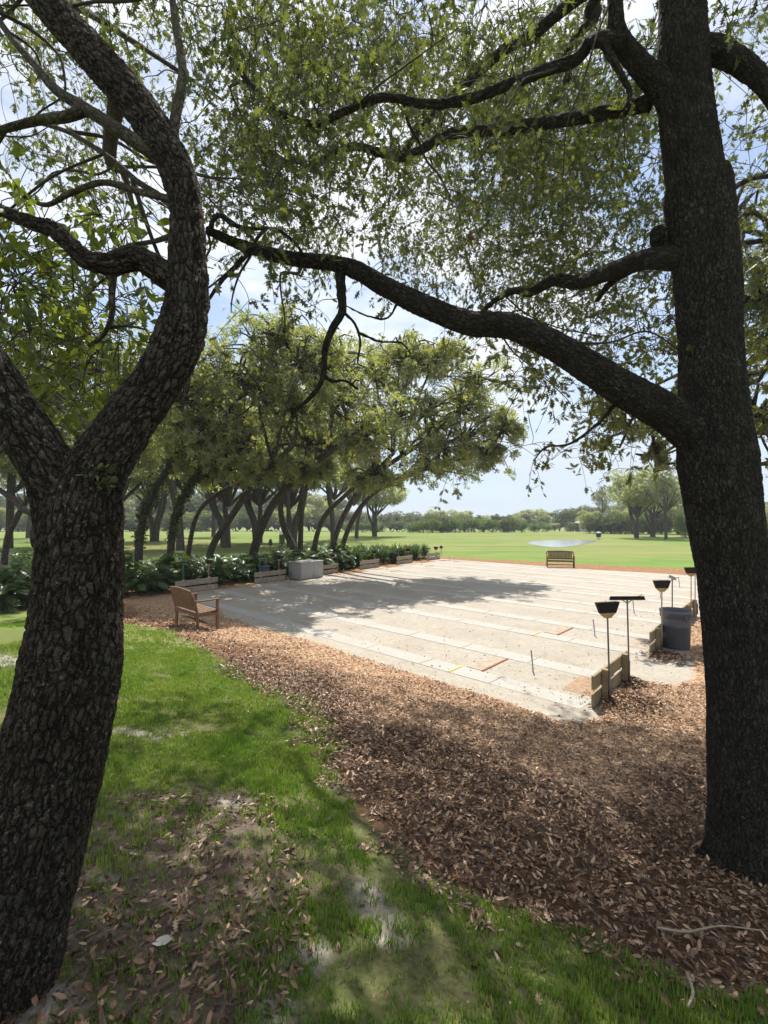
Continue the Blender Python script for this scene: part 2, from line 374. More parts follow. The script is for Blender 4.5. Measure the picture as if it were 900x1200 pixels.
def setattr_(name, arr):
    a = go.data.attributes.new(name, 'FLOAT', 'POINT'); a.data.foreach_set('value', np.clip(arr, -5, 5).astype(np.float32).ravel())
setattr_('sand', sdist(sand_poly, XX, YY)); setattr_('mulch', sdist(mulch_poly, XX, YY))
setattr_('sunlit_chips', (YY < 20) * sstep(-2.3, -1.2, sdist(sand_poly, XX, YY).reshape(XX.shape) + (fbm(XX * 1.1, YY * 1.1, 99, 4) - .5) * 2.2)); setattr_('near', 1 - sstep(5, 13, np.hypot(XX, YY))); setattr_('dirt', sdist(dirt_poly, XX, YY)); setattr_('bare', bare_f(XX, YY))

# concrete walkways of the pits, slab by slab
Mc = Mat('walkway_concrete'); pp = Mc.pos(); cn = Mc.noise(pp, 14, 7, .65); cs = Mc.noise(pp, 1.3, 5, .6)
cc = Mc.mix(Mc.ramp(cn, [(.3, 0.), (.7, 1.)]), (.315, .30, .27), (.385, .372, .342)); cc = Mc.mix(Mc.ramp(cs, [(.45, 0.), (.7, .45)]), cc, (.32, .28, .225))
conc_m = Mc.pbr(cc, .9, Mc.bump(cn, .2, .003), .2)
def u_right(v): return .037 * v
def u_left(v): return 14.75 + .13 * v
for k in range(6):
    for v0, v1 in ((-.13, .30), (1.33, 1.77)):
        a, b = v0 + 3.5 * k, v1 + 3.5 * k; mb = MB()
        ua, ub = u_right(a) + .12, u_left(a) - .15; u = ua; r = random.Random(k * 7 + int(v0 * 10))
        while u < ub - .3:
            w = min(1.5, ub - u); z = .003 + r.random() * .005
            c = [UV(u + .008, a), UV(u + w - .008, a), UV(u + w - .008, b), UV(u + .008, b)]
            top = [(x, y, z) for x, y in c]; bot = [(x, y, -.05) for x, y in c]
            mb.faces(top + bot, [(3, 2, 1, 0), (0, 1, 5, 4), (1, 2, 6, 5), (2, 3, 7, 6), (3, 0, 4, 7)]); u += w
        o = mb.build('concrete_path', conc_m); o['kind'] = 'structure'
    # foul line in yellow paint, pit edging and clay mats
    for end in (0, 1):
        ue = (lambda u, v, e=end: (u_right(v) + u) if e == 0 else (u_left(v) - u))
        v0 = 3.5 * k; mats_e = [mat_ply, rust] if (k == 0 and end == 0) else [mat_sandy, rust]
        def quad(mb, u0, u1, va, vb, z0, z1):
            c = [UV(ue(u0, v0 + va), v0 + va), UV(ue(u1, v0 + va), v0 + va), UV(ue(u1, v0 + vb), v0 + vb), UV(ue(u0, v0 + vb), v0 + vb)]
            t = [(x, y, z1) for x, y in c]; b_ = [(x, y, z0) for x, y in c]
            fs = [(0, 1, 2, 3), (0, 4, 5, 1), (1, 5, 6, 2), (2, 6, 7, 3), (3, 7, 4, 0)]
            if end == 0: fs = [f[::-1] for f in fs]
            mb.faces(t + b_, fs)
        if k < 4 or end == 1:
            mb = MB(); quad(mb, .10, .62, .46, 1.30, -.03, .004); o = mb.build('clay_ground', mats_e[0]); o['kind'] = 'structure'
        mb = MB(); quad(mb, 2.0, 2.04, .33, 1.31, -.03, .018); o = mb.build('pit_path_edge', rust); o['kind'] = 'structure'
        mb = MB(); quad(mb, 2.045, 2.36, .36, 1.30, -.03, .008); o = mb.build('pit_path', mat_sandy); o['kind'] = 'structure'
        if end == 0 and k < 3:
            mb = MB(); quad(mb, 2.42, 2.46, -.12, .29, .015, .0185); o = mb.build('foul_line_road_marking', yellow); o['kind'] = 'structure'

# pond on the far lawn
pond = gpoly([(618, 636), (634, 633.6), (662, 632.8), (690, 632.8), (699, 633.8), (686, 637.5), (668, 640.5), (650, 641.4), (630, 639.5)])
pc = pond.mean(0); ring = []
for i in range(len(pond)):
    for t in (0, .25, .5, .75):
        a, b, c, d = pond[i - 1], pond[i], pond[(i + 1) % len(pond)], pond[(i + 2) % len(pond)]
        ring.append(.5 * ((2 * b) + (c - a) * t + (2 * a - 5 * b + 4 * c - d) * t * t + (3 * b - a - 3 * c + d) * t ** 3))
ring = np.array(ring); zw = float(np.max(terr(ring[:, 0], ring[:, 1]))) + .02
for_pond = MB(); for_pond.faces([(x, y, zw) for x, y in ring], [tuple(range(len(ring)))] if True else [])
Mw = Mat('pond_water'); wn = Mw.noise(Mw.pos(), 2.5, 3); water_m = Mw.pbr((.30, .33, .34), .12, Mw.bump(wn, .05, .02), .9)
wo = for_pond.build('water', water_m); wo['kind'] = 'structure'
if wo.data.polygons[0].normal.z < 0: wo.data.flip_normals()

# ------------------------------------------------------------------ leaf templates
def lobed():
    o = [(.06, .02), (.24, .035), (.29, .20), (.38, .07), (.54, .27), (.57, .08), (.77, .19), (.78, .05), (1, 0)]
    R_ = [(x, y, .22 * y) for x, y in o]; Lf = [(x, -y, .22 * y) for x, y in o[:-1]]
    v = [(0, 0, 0)] + R_ + Lf; n = len(o); tip = n
    return v, [[0, tip] + list(range(n - 1, 0, -1)), [0] + list(range(n + 1, n + n)) + [tip]]
LOB = lobed()
OV = ([(0, 0, 0), (.3, .17, .03), (.7, .2, .03), (1, 0, -.05), (.7, -.2, .03), (.3, -.17, .03), (.5, 0, -.02)],
      [(0, 6, 1), (1, 6, 2), (2, 6, 3), (3, 6, 4), (4, 6, 5), (5, 6, 0)])
OVs = ([(0, 0, 0), (.5, .2, .04), (1, 0, -.04), (.5, -.2, .04)], [(0, 2, 1), (0, 3, 2)])
FAN = ([(0, 0, 0), (.3, .16, .05), (.62, .05, .1), (.35, -.06, .02), (.05, .3, -.05), (-.1, .62, .05), (-.2, .28, .05), (-.3, -.2, .1), (-.6, -.1, .0), (-.28, .05, 0), (.1, -.3, .02), (.02, -.62, -.08), (-.15, -.3, -.02)],
       [(0, 3, 2, 1), (0, 4, 5, 6), (0, 9, 8, 7), (0, 12, 11, 10)])
def unit(n, up=0.):
    v = RNG.normal(size=(n, 3)); v[:, 2] += up; return v / np.linalg.norm(v, axis=1)[:, None]

# ------------------------------------------------------------------ the two big oaks in front
def px_path(pts, Y): 
    ys = Y if isinstance(Y, (list, tuple)) else [Y] * len(pts)
    return [P(a, b, y) for (a, b), y in zip(pts, ys)]
class Skel:
    def __init__(s): s.p = []; s.o = []; s.d = []
    def add(s, pts, owner):
        for q_ in pts: s.p.append(tuple(q_)); s.o.append(owner)
skel = Skel(); trees = {}
def big_tree(key, label, base, tpts, trad, tY, bark):
    root = thing('oak_tree', label, 'tree', base); trees[key] = dict(root=root, base=base, leaf=MB(), twig=MB())
    mb = MB(); pts = px_path(tpts, tY)
    C, R = mb.tube(pts, trad, .009, 190, 0, .085, 1.9, 1, smooth=True)
    mb.build('trunk', bark, root, base, True); return root, pts
def limb(key, pts, Y, wpx, seed, big=False, name='branch', bark=None, skelfrom=1, segs=None):
    pts = px_path(pts, Y) if not isinstance(pts[0], Vector) else pts
    Yl = [p_.y for p_ in pts]; w0, w1 = wpx; n = len(pts)
    rad = [(w0 + (w1 - w0) * (i / (n - 1)) ** .8) / 2 * (Yl[i] / F) for i in range(n)]
    mb = MB(); C, R = mb.tube(pts, rad, .012 if big else .03, segs or (110 if big else 14), 0, .12, 3.0, seed)
    mb.build(name, bark or (bark_dark if big else bark_right if key == 'R' else bark_limb), trees[key]['root'], trees[key]['base'], True)
    step = max(1, int(.15 / (.012 if big else .03))); 
    if skelfrom is not None: skel.add(C[len(C) * skelfrom // 6::step], key)
    return C

# tree at the photograph's left edge
bL = Vector((-1.39, 1.63, float(terr(-1.39, 1.63)) - .02))
pxr = lambda w, Y: w / 2 * Y / F
tp = [(-18, 1210), (-10, 1150), (18, 1050), (46, 950), (80, 800), (92, 700), (97, 610), (112, 556), (150, 495), (184, 448), (209, 400), (219, 350), (219, 300), (219, 250), (207, 200), (166, 130), (110, 65), (52, 0), (0, -70), (-50, -150), (-80, -260)]
tw = [152, 136, 122, 113, 105, 93, 86, 66, 57, 52, 53, 47, 42, 36, 38, 39, 39, 37, 34, 29, 18]
tYs = [1.63] * 7 + [1.66, 1.70, 1.74, 1.78, 1.82, 1.86, 1.9, 1.94, 2., 2.08, 2.18, 2.3, 2.45, 2.7]
rt, _ = big_tree('L', 'big forked oak with rough lichen-flecked dark bark standing in the patchy grass', bL, tp, [pxr(w, y) for w, y in zip(tw, tYs)], tYs, bark_dark)
limb('L', [(88, 640), (74, 575), (40, 520), (6, 462), (-32, 395), (-80, 300), (-150, 180), (-220, 40), (-270, -120), (-330, -260), (-420, -360)], [1.64, 1.64, 1.62, 1.6, 1.6, 1.65, 1.75, 1.9, 2., 2.1, 2.2], (76, 6), 2, True, skelfrom=3)
limb('L', [(214, 338), (190, 320), (160, 303), (130, 310), (100, 304), (66, 272), (40, 262), (10, 250), (-50, 220), (-120, 150), (-200, 110), (-280, 20)], [1.83, 1.82, 1.82, 1.8, 1.8, 1.82, 1.85, 1.9, 2., 2.1, 2.2, 2.4], (33, 4), 3, True)
limb('L', [(190, 185), (150, 160), (120, 140), (95, 124), (65, 105), (40, 75), (10, 40), (-30, -20), (-90, -110), (-170, -160)], [1.95, 1.97, 2., 2.05, 2.1, 2.2, 2.3, 2.5, 2.6, 2.8], (19, 3), 4)
limb('L', [(100, 128), (78, 137), (50, 140), (20, 147), (-10, 155), (-60, 165), (-130, 140), (-200, 150)], [2.04, 2.05, 2.1, 2.1, 2.1, 2.2, 2.3, 2.5], (14, 3), 5)
limb('L', [(200, 178), (206, 135), (214, 85), (206, 30), (200, -20), (190, -120), (220, -220), (210, -320)], [1.95, 1.98, 2.02, 2.1, 2.2, 2.5, 2.6, 2.8], (14, 3), 6)
limb('L', [(205, 245), (188, 230), (160, 212), (130, 186), (80, 155), (30, 140)], [1.9, 2.0, 2.2, 2.4, 2.7, 3.], (9, 4), 7)
limb('L', [(205, 235), (165, 225), (120, 214), (80, 228), (52, 240), (20, 225)], [1.9, 2.0, 2.1, 2.2, 2.3, 2.5], (9, 4), 8)
limb('L', [(133, 315), (131, 345), (131, 370), (121, 393), (104, 405)], [1.81, 1.84, 1.86, 1.9, 1.95], (9, 4), 9)
limb('L', [(127, 384), (150, 382), (170, 386)], [1.88, 1.95, 2.0], (4, 2), 10)
limb('L', [(205, 275), (180, 283), (150, 288), (120, 300)], [1.88, 2.2, 2.5, 2.8], (7, 3), 11)
limb('L', [P(140, 100, 2.05), Vector((-1.9, 3.2, 5.2)), Vector((-2.8, 5.0, 6.4)), Vector((-4., 7.5, 7.4))], None, (20, 3), 12)
limb('L', [P(60, 5, 2.18), Vector((-2.6, 3.4, 6.6)), Vector((-3.2, 5.0, 8.2)), Vector((-2.8, 8., 10.))], None, (20, 3), 13)

# tree at the right
gR = G(866, 1012); YR = gR.y
bR = Vector((gR.x, YR, float(terr(gR.x, YR)) - .02))
tp = [(873, 1050), (872, 1012), (870, 930), (868, 800), (861, 700), (848, 610), (840, 540), (834, 470), (832, 400), (826, 300), (817, 226), (812, 196), (801, 100), (799, 0), (800, -110), (792, -220), (780, -340)]
tw = [90, 78, 70, 68, 71, 76, 80, 68, 62, 66, 69, 57, 54, 49, 42, 33, 20]
tYs = [YR] * 13 + [YR + .02, YR + .1, YR + .2, YR + .4]
big_tree('R', 'tall dark-barked oak on the leaf mulch, one long limb reaching across to the forked oak', bR, tp, [pxr(w, y) for w, y in zip(tw, tYs)], tYs, bark_right)
Y3 = YR
for (kx, ky, kr) in [(852, 232, .045), (893, 640, .05), (826, 232, .03), (836, 700, .04)]:
    c_ = P(kx, ky, YR - .02); d_ = Vector((.06 if kx > 840 else -.02, -.05, .01)); mbk = MB(); mbk.tube([c_ - d_ * 1.6, c_, c_ + d_ * .5, c_ + d_ * .62], [kr * 1.7, kr * 1.25, kr * .8, kr * .25], .008, 40, 0, .16, 9, kx); mbk.build('knot', bark_right, trees['R']['root'], bR, True)
limb('R', [(842, 545), (815, 510), (775, 482), (735, 458), (695, 433), (650, 405), (600, 383), (550, 378), (500, 360), (455, 338), (420, 318), (390, 309), (340, 303), (290, 290), (243, 270)],
     [Y3, Y3, Y3, Y3, Y3, Y3 + .03, Y3 + .08, Y3 + .12, Y3 + .16, Y3 + .2, Y3 + .22, Y3 + .24, Y3 + .26, Y3 + .26, Y3 + .24], (50, 10), 21, True, bark=bark_right)
limb('R', [(398, 318), (400, 345), (401, 365), (390, 385), (381, 410), (379, 440), (370, 458), (357, 472), (341, 484)], Y3 + .24, (12, 4), 22)
limb('R', [(379, 440), (390, 447), (404, 446), (420, 456)], Y3 + .24, (5, 2.5), 23)
limb('R', [(292, 292), (280, 308), (263, 325), (250, 343), (244, 352)], Y3 + .26, (7, 3), 24)
limb('R', [(246, 272), (250, 257), (259, 253), (272, 263), (295, 268), (320, 268), (342, 281), (357, 300)], Y3 + .2, (6, 3), 25)
limb('R', [(402, 365), (416, 380), (422, 400), (419, 425)], Y3 + .24, (4, 2), 26)
limb('R', [(470, 345), (455, 372), (430, 370), (405, 358)], Y3 + .3, (3, 1.5), 27, skelfrom=None)
limb('R', [(420, 390), (445, 400), (470, 402), (482, 415)], Y3 + .24, (3, 1.2), 28, skelfrom=None)
limb('R', [(720, 475), (700, 497), (668, 520), (640, 524), (625, 540)], Y3 + .05, (4, 1.6), 29, skelfrom=None)
limb('R', [(806, 150), (777, 106), (745, 70), (724, 38), (721, 0), (715, -80), (690, -180), (700, -270), (670, -360)], [Y3, Y3, Y3 - .05, Y3 - .1, Y3 - .15, Y3 - .2, Y3 - .1, Y3, Y3 + .2], (34, 4), 30)
limb('R', [(730, 48), (705, 46), (690, 50), (675, 70), (640, 82), (605, 96), (550, 116), (500, 122), (450, 114), (400, 132), (370, 145), (320, 127), (270, 70)], [Y3 - .1, Y3 - .1] + [Y3 + .02 * i for i in range(11)], (17, 6), 31)
limb('R', [(708, 52), (730, 92), (738, 110), (730, 130)], Y3 - .1, (9, 4), 32)
limb('R', [(812, 60), (835, 58), (862, 70), (888, 90), (905, 112), (930, 150), (970, 185), (1030, 200), (1090, 240), (1160, 230)], [Y3, Y3 - .05, Y3 - .1, Y3 - .15, Y3 - .2, Y3 - .2, Y3 - .1, Y3, Y3 + .1, Y3 + .2], (34, 4), 33)
limb('R', [(815, 308), (782, 303), (752, 305), (712, 320), (678, 331), (650, 328), (622, 342), (600, 341), (575, 356), (560, 372)], [Y3, Y3 + .05, Y3 + .2, Y3 + .4, Y3 + .6, Y3 + .75, Y3 + .9, Y3 + 1., Y3 + 1.15, Y3 + 1.3], (30, 3), 34)
limb('R', [(760, 306), (738, 316), (715, 332), (700, 352)], [Y3 + .15, Y3 + .3, Y3 + .5, Y3 + .7], (14, 5), 35)
limb('R', [(830, 250), (850, 228), (880, 210), (920, 205)], [Y3, Y3 + .2, Y3 + .5, Y3 + .9], (9, 4), 36)
limb('R', [(800, 20), (760, -60), (690, -140), (600, -200), (500, -290)], [Y3, Y3 + .4, Y3 + .9, Y3 + 1.5, Y3 + 1.9], (24, 3), 37)
for i, pts in enumerate([[(1.9, 3.2, 6.4), (1.2, 4.6, 7.4), (.6, 6.6, 8.4), (-.4, 9.0, 9.4)], [(1.95, 3.3, 7.0), (2.3, 5.0, 8.2), (2.6, 7.5, 9.3), (2.4, 10.5, 10.3)], [(1.85, 3.2, 5.6), (.6, 4.3, 6.3), (-.9, 5.6, 7.0), (-2., 7.6, 8.2)],
                         [(1.9, 3.2, 4.7), (2.9, 4.2, 5.4), (4., 5.6, 6.2), (5., 8., 7.)], [(1.85, 3.15, 7.6), (1., 3.6, 8.4), (-.4, 4.4, 9.2), (-2., 5.6, 9.9)]]):
    vs_ = [Vector(q_) for q_ in pts]; wv = [vs_[0]]
    for a_, b_ in zip(vs_, vs_[1:]):
        for t_ in (.33, .66): wv.append(a_.lerp(b_, t_) + Vector((random.uniform(-.16, .16), random.uniform(-.16, .16), random.uniform(-.12, .16))))
        wv.append(b_)
    limb('R', wv, None, (17, 3), 40 + i)

for key, bs, rt_, mt in [('R', bR, [(-1.9, .30, .16), (-2.7, .34, .2), (-1.2, .3, .2), (2.9, .3, .2), (-.3, .3, .2)], bark_right), ('L', bL, [(2.6, .3, .2), (1.7, .3, .2)], bark_dark)]:
    for i, (a_, L_, h_) in enumerate(rt_):
        d_ = Vector((math.cos(a_), math.sin(a_), 0)); rr = .19 if key == 'R' else .24
        q0, q1, q2 = bs + d_ * rr * .55 + Vector((0, 0, h_ + .12)), bs + d_ * (rr * .82), bs + d_ * (rr + L_ * .25)
        q1.z = float(terr(q1.x, q1.y)) + .07; q2.z = float(terr(q2.x, q2.y)) - .05
        mb = MB(); mb.tube([q0, q1, q2], [.06, .06, .03], .01, 60, 0, .12, 4, i + 33); mb.build('root', mt, trees[key]['root'], trees[key]['base'], True)
# slender crooked boughs off the limbs
rb = random.Random(19); base_p = list(zip(skel.p, skel.o))
for i in range(85):
    (x_, y_, z_), key = base_p[rb.randrange(len(base_p))]
    p0 = Vector((x_, y_, z_)); 
    if z_ < 2.9: continue
    d_ = Vector((rb.uniform(-1, 1), rb.uniform(-.5, 1.2), rb.uniform(-.75, .6))).normalized(); L_ = rb.uniform(.6, 1.9); pts = [p0]
    for k_ in range(6):
        d_ = (d_ + Vector((rb.uniform(-.55, .55), rb.uniform(-.5, .5), rb.uniform(-.55, .4)))).normalized(); pts.append(pts[-1] + d_ * L_ / 6)
    if any((abs(q_.x / max(q_.y, .1)) < .1 and q_.y < 2) or (abs(q_.x / max(q_.y, .1) - .72) < .13 and q_.y < bR.y) for q_ in pts) or min(q_.y for q_ in pts) < 1.5: continue
    r0 = rb.uniform(.007, .014); C, R = trees[key]['twig'].tube(pts, [r0 * (1 - .12 * k_) for k_ in range(7)], .06, 7, 0, .1, 4, i); skel.add(C[2::3], key)
# sprays of leaves, each on a twig that runs to the nearest branch
DENS = ["765556777667788755456", "766456787788886543455", "555457898899886533444", "454457898899865433444", "454346788888765533444", "543234567766655554555",
        "875224443445666546666", "986324421124566535555", "875212333335775324444", "532003333344785310233", "000001344444664100011", "000000000000000000000"]
sprays = []
for r_, row in enumerate(DENS):
    for c_, ch in enumerate(row):
        nmean = int(ch) ** 1.3 * (1.6 if c_ < 3 and 4 < r_ < 10 else 1) * (1.8 if 1 <= r_ <= 5 and 4 <= c_ <= 14 else 1.7)
        for _ in range(RNG.poisson(nmean)):
            px, py = c_ * 50 + RNG.uniform(0, 50), r_ * 50 + RNG.uniform(0, 50)
            broad = px < 150 and 230 < py < 480
            if broad: Y = RNG.uniform(2.0, 3.6)
            elif py > 380: Y = RNG.uniform(3.4, 6.5) if px > 520 else RNG.uniform(6, 9.5)
            else: Y = RNG.uniform(2.6 if px < 400 else 3.2, 5.5) if RNG.random() < .34 else RNG.uniform(5, 12)
            sprays.append((px, py, Y, broad))
for _ in range(900):                                            # the crowns go on above and beside the picture
    px, py = RNG.uniform(-350, 1250), RNG.uniform(-330, 0); sprays.append((px, py, RNG.uniform(2.5, 9) if RNG.random() < .7 else RNG.uniform(2.5, 3.4), False))
for _ in range(260):
    sd_ = RNG.random() < .5; px, py = (RNG.uniform(-350, 0) if sd_ else RNG.uniform(1050, 1300)), RNG.uniform(0, 450); sprays.append((px, py, RNG.uniform(2.6, 7), sd_ and py > 200))
for n_, (x0, x1, y0, y1), (h0, h1) in [(2700, (-.6, 4.4, 1.4, 6.3), (6.5, 11.)), (800, (-2.6, -.4, 1., 3.9), (5., 9.5)), (200, (-3.2, -.6, 4.2, 5.1), (6, 10))]:
    for _ in range(n_):                                         # the deep part of the crowns, whose shade lies on the leaf mulch
        xg, yg, h_ = RNG.uniform(x0, x1), RNG.uniform(y0, y1), RNG.uniform(h0, h1); Yq = yg + h_ * .577; zq = float(terr(xg, yg)) + h_
        px, py = CX + (xg + .04 * h_) / Yq * F, HY - (zq - H) / Yq * F
        if py < 0 or (0 <= px < 1050 and py < 480 and RNG.random() < (int(DENS[int(py // 50)][int(px // 50)]) - 2.5) / 5): sprays.append((px, py, Yq, False))
lit = [(gpoly(p_), w_) for p_, w_ in [([(-200, 715), (235, 735), (520, 800), (690, 850), (560, 824), (440, 824), (385, 850), (300, 832), (140, 832), (-200, 832)], .93), ([(200, 872), (390, 872), (425, 965), (300, 928), (190, 935)], .75),
        ([(690, 850), (840, 875), (840, 750), (700, 780)], .97), ([(470, 1090), (640, 1100), (720, 1210), (430, 1210)], .5), ([(600, 905), (760, 905), (790, 985), (640, 960)], .45), ([(480, 880), (560, 900), (540, 940), (450, 930)], .5), ([(330, 1010), (450, 1020), (430, 1120), (330, 1090)], .45)]]
sx_ = np.array([P(a, b, y) for a, b, y, _ in sprays]); gxs, gys = sx_[:, 0].copy(), sx_[:, 1].copy()
for _ in range(6):
    hh_ = sx_[:, 2] - terr(gxs, gys); gxs = sx_[:, 0] - .04 * hh_; gys = sx_[:, 1] - .577 * hh_
drop = np.zeros(len(sprays)); wob = (fbm(gxs * 1.5, gys * 1.5, 91, 3) - .5) * .7
for poly_, w_ in lit: drop = np.maximum(drop, np.where(sdist(poly_, gxs, gys) + wob > -.12, w_, 0))
drop = np.maximum(drop, np.where((fbm(sx_[:, 0] / sx_[:, 1] * 5.2 + 3 + sx_[:, 1] * .25, sx_[:, 2] / sx_[:, 1] * 5.2 + sx_[:, 1] * .3, 93, 3) < .46), .82, 0))      # gaps between the leaf clumps
keep = RNG.random(len(sprays)) > drop; sprays = [q_ for q_, k_ in zip(sprays, keep) if k_]
pos = [np.array(P(a, b, y)) for a, b, y, _ in sprays]
sk = np.array(skel.p); own = list(skel.o)
dmin = [np.min(np.sum((sk - q_) ** 2, 1)) for q_ in pos]
order = np.argsort(dmin); skl = [sk]
allp = np.zeros((len(sk) + len(pos) * 5, 3)); allp[:len(sk)] = sk; na = len(sk)
nred = 0
for oi in order:
    q_ = pos[oi]; px, py, Y, broad = sprays[oi]
    d2 = np.sum((allp[:na] - q_) ** 2, 1); j = int(np.argmin(d2)); src = allp[j]; key = own[j]; D = math.sqrt(d2[j])
    tr = trees[key]
    if D > .05:
        mid = (src + q_) / 2 + RNG.normal(size=3) * D * .10 + np.array([0, 0, D * .10])
        r0 = .0032 + .0028 * min(D, 2.5) 
        tr['twig'].tube([src, src * .6 + mid * .4 + RNG.normal(size=3) * D * .04, mid, mid * .45 + q_ * .55 + RNG.normal(size=3) * D * .05, q_], [r0, r0 * .85, r0 * .7, r0 * .55, r0 * .45], max(.06, D / 9), 5, cap=False)
        for t in (.35, .6, .85, 1.): allp[na] = src * (1 - t) + q_ * t + (mid - (src + q_) / 2) * 4 * t * (1 - t); own.append(key); na += 1
    # terminal twigs with their leaves
    nt = 2 if RNG.random() < .6 else 3
    for _ in range(nt):
        d = unit(1, -.35)[0]; Ls = RNG.uniform(.18, .45) * (1.15 if Y > 5 else 1)
        e = q_ + d * Ls + np.array([0, 0, -.06]); m_ = q_ + d * Ls * .5 + np.array([0, 0, .02])
        tr['twig'].tube([q_, m_, e], [.0028, .0022, .0012], .12, 4, cap=False)
        k = int(RNG.integers(5, 10)); t = (1.02 - .75 * RNG.random(k) ** 1.7)[:, None]
        lp = q_ * (1 - t) ** 2 + 2 * m_ * t * (1 - t) + e * t * t
        ax = unit(k) * .9 + d[None, :] * .6 + np.array([0, 0, -.35])
        up = unit(k, .9)
        s_ = RNG.uniform(.058, .112, k) * (1.0 if Y < 5 else 1.25)
        if broad: tr['leaf'].inst(*OV, lp, ax, up, s_ * .78, 1)
        elif 520 < px < 580 and 250 < py < 285 and Y < 6: tr['leaf'].inst(*LOB, lp, ax, up, s_, 2)
        elif py > 385 and px > 250: tr['leaf'].inst(*LOB, lp, ax, up, s_, 3)
        else: tr['leaf'].inst(*LOB, lp, ax, up, s_, 0)
# a small tuft of green in the fork
k = 48; c = np.array(P(104, 552, 1.52)); tr = trees['L']
d = unit(k, .8); tr['leaf'].inst(*OV, c + unit(k) * np.array([.05, .03, .04]) + np.array([0, .05, -.02]), d, unit(k, 1), RNG.uniform(.018, .036, k), 0)
for k_, tr in trees.items():
    tr['leaf'].build('crown', [leaf_oak, leaf_broad, leaf_red, leaf_yellow], tr['root'], tr['base'])
    tr['twig'].build('twig', bark_twig, tr['root'], tr['base'])

# ------------------------------------------------------------------ grove along the far end of the pits
def clump_leaves(mb, c, r, n, size, mat=0, tmpl=FAN, shell=.55):
    d = unit(n); rr = RNG.uniform(shell, 1, n) ** .7
    jag = .75 + .5 * RNG.random(n)
    pos_ = np.array(c) + d * np.array(r) * (rr * jag)[:, None]
    mb.inst(*tmpl, pos_, unit(n), d * .5 + unit(n, .8), RNG.uniform(.6, 1.25, n) * size, mat)
def blob_crown(mb, tw, c, r, src, dens, size, mat=0, sub=14):
    c = np.array(c); r = np.array(r)
    for _ in range(sub):
        d = unit(1, .05)[0]; q_ = c + d * r * RNG.uniform(.3, 1.3); rs = np.mean(r) * RNG.uniform(.12, .34)
        nl = int(dens * (rs / (np.mean(r) * .25)) ** 1.6 * RNG.uniform(.5, 1.2))
        clump_leaves(mb, q_, (rs * 1.2, rs * 1.2, rs * .8), nl, size, mat, shell=.25)
        if RNG.random() < .6:                                   # a hanging spray below the clump
            clump_leaves(mb, q_ + np.array([RNG.normal() * rs * .6, RNG.normal() * rs * .6, -rs * 1.1]), (rs * .5, rs * .5, rs * .7), int(nl * .3), size * .9, mat, shell=.1)
        if tw is not None:
            s_ = np.array(src); m_ = (s_ + q_) / 2 + RNG.normal(size=3) * .25 + np.array([0, 0, .25])
            tw.tube([s_, m_, q_], [.05, .035, .012], .5, 5, bool(0))
